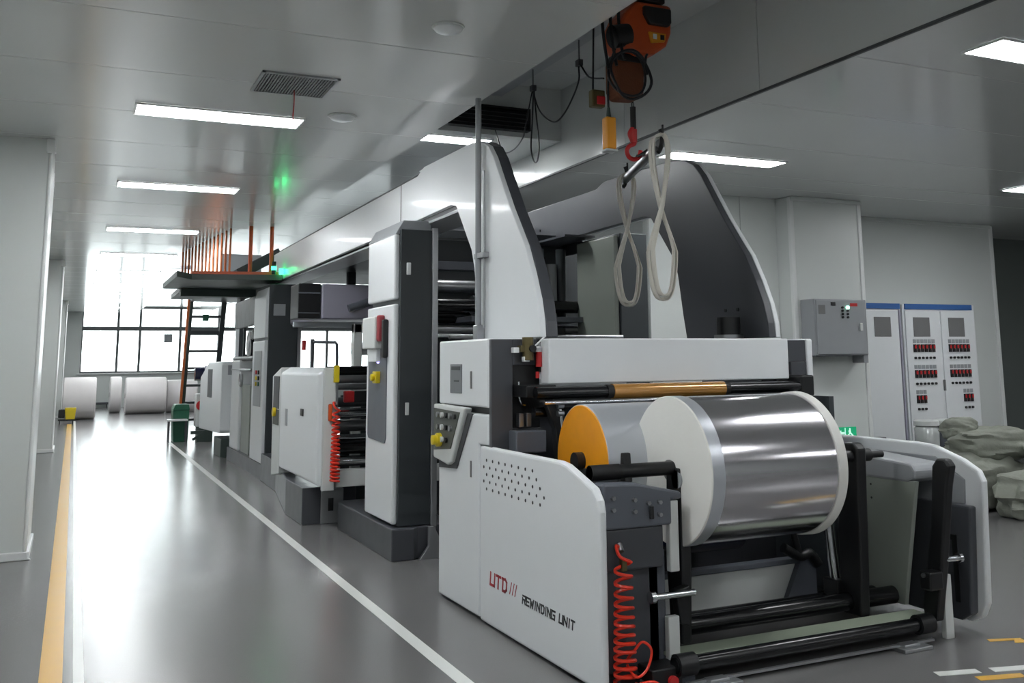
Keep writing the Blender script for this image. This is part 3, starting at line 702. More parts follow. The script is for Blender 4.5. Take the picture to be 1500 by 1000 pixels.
pb = obj('plinth', MB().prism([(2.32, 7.74), (2.32, 9.5), (2.36, 9.6), (2.9, 9.6), (2.9, 7.80), (2.55, 7.80), (2.5, 7.74)], 'z', .0, .245), 'dark', T1, bev=.01)
obj('machine_feet', MB().box(2.58, 2.8, 7.9, 8.4, 0, .2), 'black', T1)
# rails and rods between the tower and the rewinder
for i, (z_, mt_, r_) in enumerate(((1.74, 'steel', .018), (1.66, 'alu', .03), (1.50, 'black', .05), (1.38, 'white', .06), (1.20, 'black', .05), (1.02, 'steel', .035), (.80, 'chrome', .06), (.62, 'steel', .02), (.42, 'chrome', .03), (.30, 'black', .05), (.20, 'chrome', .02))):
    obj('web_roller', MB().cyl((2.70, 7.5 - .05 * (i % 3), z_), (4.3, 7.5 - .05 * (i % 3), z_), r_, 18), mt_, T1)
obj('back_plate', MB().box(2.9, 4.3, 8.2, 8.24, .1, 1.66), 'offwhite', T1)
T2 = tower(4.35, 4.66, 7.65, 8.5, 2.68, 'far side tower of pale panels seen through the arch', zb=.0)
obj('inner_panel', MB().box(4.335, 4.378, 7.68, 8.42, .2, 2.66), 'plate', T2, bev=.01)

# ================================================================== LAMINATING UNIT further back
LU = thing('laminating_unit', 'white cabinet machine with chamfered top and red coiled hose', 'machine', (2.4, 11, 0))
obj('base_plinth', MB().prism([(2.06, 9.87), (2.25, 9.87), (2.25, 9.92), (2.6, 9.92), (2.6, 13.88), (2.33, 13.88), (2.3, 12.6), (2.06, 10.7)], 'z', 0, .35), 'dark', LU, bev=.01)
obj('plinth_cover', MB().box(2.24, 2.46, 9.86, 9.90, .0, .33), 'alu', LU, bev=.006)
obj('plinth_slot', MB().box(2.31, 2.36, 9.85, 9.862, .12, .24), 'black', LU)
cb = obj('cabinet', MB().prism([(2.14, .40), (2.25, .40), (2.25, 1.50), (2.20, 1.50), (2.10, 1.44), (2.10, .42)], 'y', 9.5, 11.35), 'white', LU, bev=.02)
obj('front_cover', MB().box(2.15, 2.265, 9.44, 9.5, .36, 1.50), 'offwhite', LU, bev=.008)
obj('far_door', MB().prism([(11.36, .34), (11.80, .28), (11.86, 1.40), (11.36, 1.50)], 'x', 2.10, 2.3), 'offwhite', LU, bev=.01)
obj('window_strip', MB().box(2.092, 2.1, 11.42, 11.75, 1.04, 1.40), 'grille', LU)
obj('switch_strip', MB().box(2.092, 2.1, 11.42, 11.75, .86, 1.03), 'olive', LU)
obj('emergency_stop', MB().cyl((2.06, 11.6, 1.0), (2.1, 11.6, 1.0), .05, 16), 'yellow', LU)
obj('lock', MB().box(2.09, 2.1, 10.10, 10.22, 1.02, 1.09), 'black', cb, bev=.002)
obj('grip', MB().box(2.092, 2.1, 10.92, 11.02, .88, 1.06), 'grey', cb, bev=.004)
obj('lower_sill', MB().box(2.265, 4.3, 9.5, 9.6, .38, .54), 'offwhite', LU, bev=.006)
obj('frame_post', MB().box(2.265, 2.30, 9.5, 9.58, .38, 1.48), 'alu', LU, bev=.004)
obj('frame_post', MB().box(2.62, 2.71, 10.2, 10.3, .4, 1.95), 'offwhite', LU, bev=.008)
obj('frame_beam', MB().box(2.62, 4.2, 10.2, 10.3, 1.85, 1.95), 'offwhite', LU, bev=.008)
obj('frame_beam', MB().box(2.62, 4.2, 10.25, 10.32, 1.62, 1.75), 'grey', LU, bev=.008)
for z_, y_, mt_, r_ in ((.60, 9.7, 'chrome', .05), (.72, 9.75, 'blackgloss', .06), (.80, 9.9, 'chrome', .04), (.92, 10.0, 'steel', .06), (1.05, 9.8, 'chrome', .05), (1.15, 10.0, 'anth', .05), (1.38, 9.9, 'steel', .04), (1.46, 10.1, 'blackgloss', .05), (1.3, 10.1, 'steel', .03)):
    obj('web_roller', MB().cyl((2.31, y_, z_), (4.3, y_, z_), r_, 20), mt_, LU)
obj('red_block', MB().box(2.40, 2.50, 9.66, 9.72, 1.16, 1.27), 'red', LU, bev=.01)
obj('black_beam', MB().box(2.50, 4.2, 9.66, 9.72, 1.16, 1.27), 'black', LU, bev=.01)
obj('dark_screen', MB().box(2.6, 4.3, 10.6, 10.64, .0, 1.2), 'anth', LU)
obj('grip_handle', MB().box(2.235, 2.285, 9.40, 9.44, 1.36, 1.52), 'yellow', LU, bev=.006)
obj('hose_tap', MB().box(2.19, 2.225, 9.40, 9.44, 1.0, 1.16), 'orange', LU, bev=.01)
# post with swinging arm
obj('arm_post', MB().cyl((2.30, 10.7, 1.45), (2.30, 10.7, 1.80), .022, 14), 'dark', LU)
obj('arm', MB().tube([(2.30, 10.7, 1.77), (2.50, 10.5, 1.76), (2.515, 10.5, 1.74), (2.52, 10.5, 1.60), (2.52, 10.5, 1.46)], .018, 10), 'slate', LU)
coil('air_hose', 'red coiled air hose on the farther white cabinet', 2.25, 9.36, .45, 1.10, .042, 17, .010)

# oven hood between the towers
t = thing('drying_hood', 'lilac grey drying hood hanging behind the near tower', 'machine', (3.3, 12.5, 2.05))
obj('hood', MB().box(2.68, 4.4, 12.0, 13.95, 2.07, 2.50), 'lilac', t, bev=.02)
obj('dark_vent', MB().box(2.40, 2.67, 12.02, 12.5, 2.08, 2.50), 'black', t, bev=.01)
obj('vent_rail', MB().box(2.40, 2.67, 12.01, 12.02, 2.38, 2.395).box(2.40, 2.67, 12.01, 12.02, 2.14, 2.15), 'slate', t)
obj('outlet', MB().cyl((3.0, 11.96, 2.2), (3.3, 11.96, 2.3), .05, 14), 'slate', t)
obj('web', MB().box(2.4, 4.4, 12.3, 12.33, 1.98, 2.05), 'filmgrey', t, bev=.01)
obj('hanger', MB().box(3.2, 3.3, 12.8, 12.9, 2.50, 2.74), 'anth', t)
obj('hanger', MB().box(3.9, 4.0, 12.8, 12.9, 2.50, 2.74), 'anth', t)

# second tower
T3 = thing('coating_tower', 'far anthracite and white tower below the green platform', 'machine', (2.55, 14.5, 0))
obj('tower_body', MB().box(2.40, 2.80, 14.0, 15.2, .2, 2.64), 'anth', T3, bev=.008)
obj('upper_door', MB().prism([(2.36, 1.90), (2.36, 2.48), (2.40, 2.60), (2.41, 2.60), (2.41, 1.90)], 'y', 14.03, 15.0), 'white', T3, bev=.01)
obj('lower_door', MB().box(2.355, 2.41, 14.03, 15.0, .2, 1.86), 'white', T3, bev=.012)
obj('control_panel', MB().box(2.348, 2.356, 14.2, 14.8, .95, 1.72), 'grey', T3, bev=.004)
for i in range(6): obj('button', MB().cyl((2.33, 14.35 + .2 * (i % 2), 1.42 - .08 * (i // 2)), (2.35, 14.35 + .2 * (i % 2), 1.42 - .08 * (i // 2)), .03, 12), ['black', 'red', 'black', 'yellow', 'green', 'yellow'][i], T3)
obj('notice_plate', MB().box(2.46, 2.62, 13.985, 14.0, 2.20, 2.36), 'grey', T3, bev=.002)
obj('post', MB().box(2.80, 2.85, 14.0, 14.06, .2, 2.55), 'alu', T3)
obj('warning_lamp', MB().cyl((2.88, 13.95, 1.72), (2.88, 13.95, 1.86), .03, 14), 'red', T3)
obj('base_plinth', MB().box(2.34, 2.9, 13.9, 17.2, 0, .2), 'dark', T3)
obj('rear_cabinet', MB().box(2.40, 2.56, 15.4, 16.2, .2, 1.22), 'plate', T3, bev=.01)
obj('rear_cabinet', MB().box(2.36, 2.56, 16.25, 17.1, .2, 1.60), 'white', T3, bev=.02)
obj('hand_wheel', MB().lathe((2.34, 15.8, 1.30), (-1, 0, 0), [(0, .10), (.02, .115), (.04, .10), (.02, .088), (0, .10)], 24), 'steel', T3)
obj('shaft', MB().cyl((2.42, 15.2, 1.62), (2.42, 17.2, 1.62), .04, 14), 'black', T3)
obj('shaft', MB().cyl((2.38, 15.2, 1.45), (2.38, 17.2, 1.45), .022, 14), 'steel', T3)
obj('upper_screen', MB().box(2.42, 2.48, 15.25, 17.4, 2.12, 2.56), 'black', T3, bev=.01)
obj('rack_frame', MB().box(2.50, 2.54, 16.9, 16.94, 1.6, 2.2).box(2.50, 2.54, 15.2, 15.24, 1.6, 2.2).box(2.50, 2.54, 15.2, 16.94, 2.14, 2.2), 'anth', T3)
obj('roll', MB().cyl((2.5, 16.4, 1.86), (3.2, 16.4, 1.86), .20, 28), 'paperside', T3)
obj('motor', MB().cyl((2.42, 15.7, 1.78), (2.7, 15.7, 1.78), .14, 20).cyl((2.42, 15.5, 1.98), (2.6, 15.5, 1.98), .08, 18), 'black', T3)

# far console
t = thing('unwind_console', 'small far white console with a slim dark window on a dark base', 'machine', (2.4, 18.5, 0))
obj('cabinet', MB().prism([(20.4, .32), (17.45, .40), (17.40, .45), (17.40, 1.52), (17.5, 1.58), (19.2, 1.58), (20.4, 1.30)], 'x', 2.24, 2.58), 'white', t, bev=.02)
obj('window', MB().box(2.232, 2.242, 18.6, 19.2, .95, 1.45), 'grille', t)
obj('louvre', MB().box(2.34, 2.52, 17.39, 17.402, 1.36, 1.52), 'grey', t)
obj('base', MB().box(2.28, 2.44, 17.5, 18.4, 0, .30).box(2.44, 2.75, 17.48, 18.4, 0, .30), 'dkgreen', t, bev=.01)
obj('base_box', MB().box(2.50, 2.72, 17.46, 17.5, .06, .24), 'black', t)
obj('post', MB().box(2.58, 2.66, 17.4, 17.5, .3, 1.7), 'black', t)
obj('stool_bar', MB().box(2.05, 2.3, 19.9, 20.0, .24, .30).obox((2.18, 19.9, .2), (.1, 0, .06), (0, .03, 0), (-.01, 0, .02)), 'dkgreen', t)
t = thing('unwind_motor', 'far motor with dark and violet rolls above a red emblem', 'machine', (2.3, 21.2, 0))
obj('stand', MB().box(2.26, 2.62, 21.2, 21.5, .3, .95), 'offwhite', t, bev=.02)
obj('roll', MB().cyl((2.22, 21.3, 1.34), (2.40, 21.3, 1.34), .13, 20), 'navy', t)
obj('roll', MB().cyl((2.41, 21.3, 1.36), (2.62, 21.3, 1.36), .15, 20), 'lilac', t)
obj('carriage', MB().box(2.36, 2.6, 21.2, 21.4, .95, 1.22), 'grey', t, bev=.01)
obj('red_disc', MB().cyl((2.36, 21.17, .72), (2.36, 21.2, .72), .10, 18), 'red', t)
obj('foot', MB().box(2.3, 2.6, 21.2, 21.5, 0, .3), 'dkgreen', t)

# ================================================================== PLATFORM, STAIR
t = thing('inspection_platform', 'dark green platform deck with orange bars rising to the ceiling', 'platform', (2.1, 15.5, 2.7))
obj('deck', MB().prism([(1.40, 14.35), (2.58, 14.11), (2.58, 14.95), (3.2, 14.95), (3.2, 16.25), (1.17, 16.25), (1.17, 13.9)], 'z', 2.70, 2.78), 'dkgreen', t, bev=.006)
obj('deck_beam', MB().box(1.42, 2.9, 16.05, 16.25, 2.58, 2.70), 'dkgreen', t, bev=.006)
obj('toe_board', MB().prism([(1.40, 14.36), (2.60, 14.12), (2.60, 14.14), (1.40, 14.38)], 'z', 2.78, 2.82), 'orange', t)
for i in range(14):
    f = i / 13.0
    obj('baluster', MB().cyl((1.93 - .33 * f, 14.6 + 3.4 * f if f < .48 else 14.6 + 3.4 * f, 2.78 if f < .48 else 2.70), (1.93 - .33 * f, 14.6 + 3.4 * f, ZL - .002), .016, 8), 'copper', t)
obj('side_deck', MB().prism([(1.42, 16.25), (2.0, 16.25), (1.9, 18.2), (1.45, 18.2)], 'z', 2.66, 2.74), 'dkgreen', t)
for x_, y_ in ((2.16, 14.25), (2.44, 14.2)): obj('hanger_post', MB().cyl((x_, y_, 2.78), (x_, y_, ZL - .002), .028, 12), 'orange', t)
obj('back_plate', MB().box(2.0, 2.6, 16.0, 16.05, 2.78, 3.25), 'grey', t)
obj('cross_duct', MB().obox((2.42, 15.2, 3.02), (.30, 0, .17), (0, .2, 0), (-.04, 0, .07)), 'anth', t, bev=.01)

t = thing('signal_beacon', 'green glowing signal beacon on the platform edge', 'beacon', (2.5, 14.1, 2.78))
obj('stem', MB().cyl((2.46, 14.08, 2.78), (2.46, 14.08, 2.84), .03, 14), 'black', t)
obj('lens', MB().cyl((2.46, 14.08, 2.84), (2.46, 14.08, 2.89), .034, 16), 'beacon', t)
obj('cap', MB().cyl((2.46, 14.08, 2.89), (2.46, 14.08, 2.96), .03, 14), 'black', t)
obj('strobe', MB().cyl((2.56, 14.06, 2.78), (2.56, 14.06, 2.86), .03, 14), 'beacon', t)

t = thing('access_stair', 'steep dark stair with orange handrail under the green platform', 'stairs', (2.5, 22, 0))
obj('stringer', MB().obox((2.155, 22.35, 1.5), (.03, 0, 0), (0, .05, 0), (.02, -.4, 1.5)), 'dkgreen', t)
obj('handrail', MB().cyl((2.07, 22.6, .0), (2.11, 21.85, 3.05), .028, 10), 'copper', t)
obj('stringer', MB().obox((2.80, 22.2, 1.85), (.05, 0, 0), (0, .05, 0), (.02, -.3, 1.1)), 'anth', t)
for i in range(8):
    z_ = .35 + .36 * i
    y_ = 22.7 - .1 * i
    obj('tread', MB().box(2.17, 2.8, y_ - .12, y_ + .12, z_, z_ + (.05 if i != 5 else .09)), 'anth', t, bev=.004)
obj('landing', MB().box(2.12, 3.1, 20.4, 21.9, 2.84, 2.98), 'anth', t, bev=.006)
obj('landing_rail', MB().box(2.12, 3.1, 20.4, 20.44, 3.05, 3.09), 'anth', t)
obj('support_leg', MB().box(3.0, 3.12, 21.0, 21.2, 0, 2.84), 'anth', t)
obj('support_leg', MB().box(2.9, 2.96, 20.6, 20.7, 1.2, 2.84), 'white', t)
obj('green_box', MB().box(2.40, 2.52, 21.9, 22.0, 2.44, 2.58), 'green', t, bev=.006)

# ================================================================== HOIST
HO = thing('chain_hoist', 'orange electric chain hoist with brown chain bag under the ceiling slot', 'hoist', (3.4, 5.7, 3.7))
obj('rail_beam', MB().box(3.44, 3.50, -2, 8.4, 4.06, ZS).box(3.40, 3.54, -2, 8.4, 4.045, 4.06), 'grey', HO, label='grey ceiling rail')
obj('trolley', MB().box(3.36, 3.58, 5.55, 5.85, 4.0, 4.044).cyl((3.38, 5.6, 4.08), (3.43, 5.6, 4.08), .03, 16).cyl((3.38, 5.8, 4.08), (3.43, 5.8, 4.08), .03, 16), 'black', HO, bev=.006)
body = obj('motor_housing', MB().prism([(3.24, 3.74), (3.26, 3.66), (3.34, 3.60), (3.50, 3.63), (3.60, 3.70), (3.64, 3.80), (3.65, 4.0), (3.36, 4.0), (3.27, 3.90), (3.24, 3.84)], 'y', 5.56, 5.84), 'orange', HO, bev=.035, seg=3)
obj('control_cover', MB().prism([(3.40, 3.96), (3.62, 3.96), (3.62, 3.86), (3.60, 3.83), (3.44, 3.83), (3.40, 3.90)], 'y', 5.53, 5.57), 'black', body, bev=.012)
obj('badge', MB().prism([(3.44, 3.78), (3.58, 3.78), (3.57, 3.72), (3.46, 3.70)], 'y', 5.545, 5.565), 'amber', body, bev=.006)
obj('badge_mark', MB().box(3.53, 3.56, 5.54, 5.546, 3.73, 3.765), 'black', body)
obj('badge_mark', MB().box(3.47, 3.50, 5.54, 5.546, 3.73, 3.765), 'white', body)
obj('motor_fins', MB().cyl((3.30, 5.60, 3.75), (3.18, 5.60, 3.72), .08, 20), 'black', HO)
obj('bag_frame', MB().box(3.22, 3.42, 5.60, 5.74, 3.56, 3.62), 'black', HO, bev=.01)
obj('chain_bag', MB().prism([(3.20, 3.58), (3.44, 3.58), (3.43, 3.36), (3.40, 3.31), (3.23, 3.30), (3.20, 3.36)], 'y', 5.60, 5.76), 'brown', HO, bev=.03, seg=3)
def link_chain(mb, x, y, z0, z1, r):
    n = int((z1 - z0) / (r * 2.6)); 
    for i in range(n):
        z = z0 + (i + .5) * (z1 - z0) / n
        a = (i % 2) * PI / 2
        pts = []
        for k in range(10):
            q = 2 * PI * k / 10
            pts.append((x + math.cos(q) * r * .7 * math.cos(a), y + math.cos(q) * r * .7 * math.sin(a), z + math.sin(q) * r * 1.7))
        mb.tube(pts, r * .28, 5, closed=True)
    return mb
obj('load_chain', link_chain(MB(), 3.40, 5.72, 3.28, 3.62, .012), 'black', HO)
obj('chain_buffer', MB().cyl((3.40, 5.72, 3.12), (3.40, 5.72, 3.28), .02, 14), 'rubber', HO)
hk = obj('hook_block', MB().tube(spline([(3.40, 5.72, 3.13), (3.375, 5.72, 3.09), (3.39, 5.72, 3.05), (3.405, 5.72, 3.02)], 5), .02, 10).cyl((3.40, 5.72, 3.03), (3.40, 5.72, 3.12), .026, 14), 'red', HO, bev=0)
obj('hook', MB().tube(spline([(3.40, 5.72, 3.05), (3.405, 5.72, 3.02), (3.365, 5.72, 3.0), (3.345, 5.72, 2.965), (3.36, 5.72, 2.925), (3.40, 5.72, 2.91), (3.44, 5.72, 2.93), (3.455, 5.72, 2.975)], 6), .016, 10), 'red', hk, label='red load hook')
ring = [(3.275 + .155 * math.cos(a), 5.52 + .02 * math.sin(3 * a), 3.445 + .165 * math.sin(a)) for a in [2 * PI * i / 36 for i in range(36)]]
ring2 = [(3.265 + .145 * math.cos(a), 5.54 + .02 * math.cos(2 * a), 3.45 + .155 * math.sin(a)) for a in [2 * PI * i / 36 for i in range(36)]]
obj('cable_coil', MB().tube(ring, .010, 7, closed=True).tube(ring2, .009, 7, closed=True), 'wire', HO)
for x_, z_ in ((3.09, 3.47), (3.155, 3.5), (3.22, 3.55)): obj('cable', MB().tube(spline([(x_ + .02, 5.6, 3.95), (x_, 5.58, 3.85), (x_ + .005, 5.56, 3.65), (x_ + .02, 5.54, z_)], 5), .011, 7), 'wire', HO)
obj('cable', MB().tube(spline([(3.46, 5.6, 3.64), (3.42, 5.56, 3.60), (3.40, 5.54, 3.53), (3.40, 5.52, 3.46)], 5), .009, 7), 'wire', HO)

t = thing('pendant_control', 'amber push-button pendant hanging below the orange hoist', 'remote', (3.2, 5.7, 2.95))
obj('casing', MB().box(3.155, 3.235, 5.66, 5.73, 2.955, 3.18), 'amber', t, bev=.014, seg=3)
obj('cap', MB().cyl((3.195, 5.70, 3.18), (3.195, 5.70, 3.25), .018, 12, .010), 'dkgreen', t)
obj('cord', MB().tube(spline([(3.195, 5.70, 3.25), (3.19, 5.69, 3.4), (3.2, 5.67, 3.55), (3.23, 5.65, 3.66)], 5), .008, 7), 'wire', t)
obj('base_cap', MB().box(3.15, 3.24, 5.655, 5.735, 2.94, 2.956), 'offwhite', t, bev=.004)
t = thing('switch_box', 'small red and olive switch box beside the hoist cable coil', 'box', (3.1, 5.75, 3.25))
obj('casing', MB().box(3.10, 3.20, 5.75, 5.81, 3.265, 3.385), 'brass', t, bev=.008)
obj('red_button', MB().box(3.13, 3.195, 5.735, 5.75, 3.28, 3.34), 'red', t, bev=.008)
obj('hanger', MB().cyl((3.12, 5.78, 3.385), (3.14, 5.78, 4.05), .007, 8), 'wire', t)

# festoon cable loops on the slot
t = thing('festoon_cable', 'thin dark cable looped in swags along the hoist slot', 'cable', (3.5, 7.2, 4.0))
obj('wire_track', MB().cyl((3.45, 5.9, 4.17), (3.45, 8.5, 4.17), .006, 8), 'wire', t)
obj('swag', MB().tube(spline([(3.44, 6.2, 3.62), (3.45, 6.45, 3.70), (3.45, 6.61, 3.85), (3.45, 6.62, 3.72), (3.45, 6.74, 3.60), (3.45, 6.89, 3.51), (3.45, 7.05, 3.48), (3.45, 7.22, 3.55), (3.45, 7.38, 3.68), (3.45, 7.49, 3.87)], 6), .007, 6), 'wire', t)
obj('swag', MB().tube(spline([(3.45, 7.49, 3.87), (3.45, 7.56, 3.74), (3.45, 7.66, 3.55), (3.45, 7.71, 3.48), (3.45, 7.9, 3.42), (3.45, 8.15, 3.45), (3.45, 8.34, 3.7)], 6), .006, 6), 'wire', t)
obj('loop', MB().tube(spline([(3.45, 7.47, 3.86), (3.45, 7.50, 3.6), (3.45, 7.53, 3.36), (3.45, 7.47, 3.23), (3.45, 7.40, 3.23), (3.45, 7.37, 3.36), (3.45, 7.42, 3.62), (3.45, 7.455, 3.80)], 6, True), .007, 6), 'wire', t)
for y_, z_ in ((6.61, 3.86), (7.48, 3.88)): obj('cable_trolley', MB().box(3.43, 3.47, y_ - .03, y_ + .03, z_ - .03, z_ + .02).cyl((3.45, y_, z_), (3.45, y_, 4.17), .006, 8), 'grille', t, bev=.006)

# lifting bar and slings
bn, bf = Vector((3.39, 5.36, 2.945)), Vector((3.70, 6.36, 2.90))
t = thing('lifting_bar', 'short round steel lifting bar hung from the red hook', 'bar', (bn + bf) / 2)
obj('bar', MB().cyl(bn, bf, .032, 22), 'steel', t)
obj('hanger_chain', MB().tube([(3.42, 5.72, 2.925), (3.47, 5.66, 2.97), (3.50, 5.70, 2.93)], .010, 8).tube([(3.42, 5.72, 2.925), (3.50, 5.84, 2.97), (3.55, 5.86, 2.93)], .010, 8), 'black', t)
for p_ in (bn, bf): obj('end_hook', MB().tube(spline([p_ + Vector((0, 0, .10)), p_ + Vector((.015, 0, .05)), p_ + Vector((.0, 0, -.03)), p_ + Vector((-.02, 0, -.06))], 5), .015, 8).cyl(p_ + Vector((.02, 0, .03)), p_ + Vector((.02, 0, .13)), .007, 8), 'rubber', t)
def sling(cx, cy_, ztop, zbot, wtop, wbot, label, zc):
    t = thing('lifting_sling', label, 'sling', (cx, cy_, zbot))
    dx, dy = Vector((.90, -.42, 0)), Vector((.42, .9, 0))
    def loop(s, off, zb):
        pts = []
        zlow = zb + .28 * (ztop - zb)
        for i in range(56):
            a = 2 * PI * i / 56
            z_ = (ztop + zb) / 2 + (ztop - zb) / 2 * math.cos(a)
            g = (zc - z_) / (zc - zlow)
            g = min(g, 1.0) * (wbot if g > 0 else wtop / ((ztop - zc) / (zc - zlow)) * 1.9)
            u_ = g * math.copysign(abs(math.sin(a)) ** .6, math.sin(a))
            pts.append(Vector((cx, cy_, z_)) + dx * (u_ * s) + dy * (off + (.014 if math.sin(a) > 0 else -.014)))
        return pts
    obj('strand', MB().tube(loop(1, .015, zbot), .024, 8, .5, True), 'sling', t)
    obj('strand', MB().tube(loop(.74, -.04, zbot + .02), .021, 8, .5, True), 'sling', t)
sling(3.69, 6.33, 2.93, 1.945, .06, .105, 'cream webbing sling nearer the white hood, in a long loop', 2.52)
sling(3.395, 5.38, 3.0, 1.93, .055, .10, 'cream webbing sling nearer the camera with a pinkish end', 2.52)

# ================================================================== RIGHT-HAND WALL EQUIPMENT
def switch_block(parent, x, y, z, n, s):
    for i in range(n):
        xx = x + i * s
        obj('name_plate', MB().box(xx, xx + s * .82, y - .004, y, z + .115, z + .165), 'grey', parent)
        lv = obj('breaker', MB().box(xx, xx + s * .72, y - .016, y, z, z + .10), 'black', parent, bev=.002, seg=1)
        obj('red_lamp', MB().box(xx + .016, xx + s * .68, y - .021, y - .016, z + .045, z + .09), 'red', lv)
        obj('knob', MB().cyl((xx + s * .36, y - .02, z - .075), (xx + s * .36, y, z - .075), .016, 10), 'black', parent)
YC = 9.52
ec = thing('control_cabinet', 'double door electrical cabinet with rows of red breakers and blue top band', 'cabinet', (10.3, 9.7, 0))
obj('carcass', MB().box(9.65, 10.96, YC + .02, 9.88, .05, 2.22), 'white', ec, bev=.008)
obj('plinth', MB().box(9.67, 10.94, YC + .04, 9.86, 0, .05), 'dark', ec)
obj('blue_band', MB().box(9.69, 10.90, YC + .0, YC + .02, 2.155, 2.225), 'blue', ec, bev=.003)
for k, (a, b) in enumerate(((9.68, 10.30), (10.31, 10.93))):
    d = obj('door', MB().box(a, b, YC, YC + .02, .08, 2.135), 'white', ec, bev=.005)
    o_ = .10 if k == 0 else .10
    vw = obj('vent_window', MB().box(a + .13, a + .42, YC - .006, YC, 1.80, 2.05), 'cabgrey', d, bev=.003)
    switch_block(d, a + .105, YC, 1.60, 6, .066)
    switch_block(d, a + .105, YC, 1.27, 6, .066)
    switch_block(d, a + (.11 if k == 0 else .32), YC, .95, 3, .062)
obj('handle', MB().box(10.275, 10.30, YC - .025, YC, 1.10, 1.24), 'cabgrey', ec, bev=.005)
e2 = thing('slim_cabinet', 'single door electrical cabinet with blue band behind the junction box', 'cabinet', (9.3, 9.7, 0))
obj('carcass', MB().box(8.95, 9.62, YC + .02, 9.88, .05, 2.22), 'white', e2, bev=.008)
obj('plinth', MB().box(8.97, 9.6, YC + .04, 9.86, 0, .05), 'dark', e2)
obj('blue_band', MB().box(8.97, 9.60, YC, YC + .02, 2.155, 2.225), 'blue', e2, bev=.003)
d = obj('door', MB().box(8.98, 9.56, YC, YC + .02, .08, 2.135), 'white', e2, bev=.005)
obj('vent_window', MB().box(9.14, 9.42, YC - .006, YC, 1.80, 2.05), 'cabgrey', d, bev=.003)
obj('edge_strip', MB().box(9.575, 9.60, YC - .004, YC + .02, .08, 2.14), 'lilac', e2)

jb = thing('junction_box', 'grey wall junction box with small dials and a green pilot lamp', 'electrical box', (7.85, 8.8, 1.57))
obj('casing', MB().box(7.44, 8.21, 8.66, 8.89, 1.565, 2.20), 'grey', jb, bev=.01)
d = obj('door', MB().box(7.46, 8.17, 8.645, 8.66, 1.58, 2.185), 'cabgrey' if False else 'grey', jb, bev=.004)
obj('meter', MB().box(7.49, 7.585, 8.638, 8.645, 2.03, 2.13), 'cabgrey', jb, bev=.003)
obj('socket', MB().box(7.67, 7.735, 8.636, 8.645, 2.125, 2.165), 'black', jb, bev=.003)
for r in range(4):
    for c in range(2):
        if r == 0 and c == 1: continue
        obj('knob', MB().cyl((7.835 + c * .075, 8.63, 2.105 - r * .037), (7.835 + c * .075, 8.645, 2.105 - r * .037), .014, 10), 'black', jb)
obj('pilot_lamp', MB().cyl((7.91, 8.625, 2.105), (7.91, 8.645, 2.105), .02, 12), 'ledgreen', jb)
obj('red_label', MB().box(7.955, 8.06, 8.64, 8.645, 2.12, 2.155), 'red', jb)
obj('bottom_lip', MB().box(7.40, 7.92, 8.62, 8.89, 1.555, 1.567), 'dark', jb)
obj('side_duct', MB().box(8.17, 8.24, 8.70, 8.89, 1.48, 2.19), 'grey', jb, bev=.006)
obj('latch', MB().box(8.08, 8.12, 8.63, 8.645, 1.84, 1.93), 'offwhite', jb, bev=.006)

t = thing('exit_sign', 'small green exit sign low on the wall behind the silver roll', 'sign', (8.05, 8.87, .65))
obj('board', MB().box(7.86, 8.16, 8.875, 8.885, .635, .755), 'exitgreen', t, bev=.003)
obj('arrow', MB().prism([(7.885, .69), (7.93, .72), (7.93, .70), (7.98, .70), (7.98, .68), (7.93, .68), (7.93, .66)], 'y', 8.872, 8.8755), 'exitwhite', t)
obj('door_mark', MB().box(7.985, 7.995, 8.872, 8.8755, .645, .745), 'exitwhite', t)
obj('running_figure', MB().cyl((8.06, 8.872, .73), (8.06, 8.8755, .73), .011, 10).prism([(8.04, .715), (8.07, .72), (8.075, .69), (8.11, .66), (8.10, .65), (8.06, .68), (8.03, .65), (8.015, .655), (8.05, .685), (8.04, .70)], 'y', 8.872, 8.8755), 'exitwhite', t)

t = thing('low_switch', 'small dark bracket on the floor cabinet front beyond the white side panel', 'bracket', (9.1, 9.5, .3))
obj('plate', MB().box(8.82, 9.12, 9.40, 9.51, .53, .56), 'dark', t, bev=.006)
obj('leg', MB().box(8.84, 8.86, 9.42, 9.50, 0, .53), 'dark', t)
obj('leg', MB().box(9.08, 9.10, 9.42, 9.50, 0, .53), 'dark', t)

# wrapped film reels standing on a crate
t = thing('crate', 'low grey crate under the wrapped reel stack', 'crate', (9.25, 8.7, 0))
for i in range(4): obj('slat', MB().box(8.88, 9.58, 8.45, 8.95, .02 + i * .115, .11 + i * .115), 'grey', t, bev=.006)
obj('corner_post', MB().box(8.90, 8.94, 8.47, 8.51, 0, .47), 'dark', t); obj('corner_post', MB().box(9.52, 9.56, 8.47, 8.51, 0, .47), 'dark', t)
for i, (x_, lab) in enumerate(((9.05, 'clear wrapped silver reel left on the low crate'), (9.36, 'clear wrapped dark reel right on the low crate'))):
    t = thing('wrapped_reel', lab, 'reel', (x_, 8.68, .47))
    obj('wrap', MB().lathe((x_, 8.68, .47), (0, 0, 1), [(0, 0), (0, .135), (.24, .14), (.27, .12), (.28, 0)], 28), 'clear' if i == 0 else 'slate', t)
    obj('core_tube', MB().cyl((x_, 8.68, .75), (x_, 8.68, .77), .045, 18), 'grey', t)
    obj('lid', MB().lathe((x_, 8.68, .745), (0, 0, 1), [(0, .145), (.05, .142), (.062, .12), (.064, 0)], 28), 'offwhite', t)

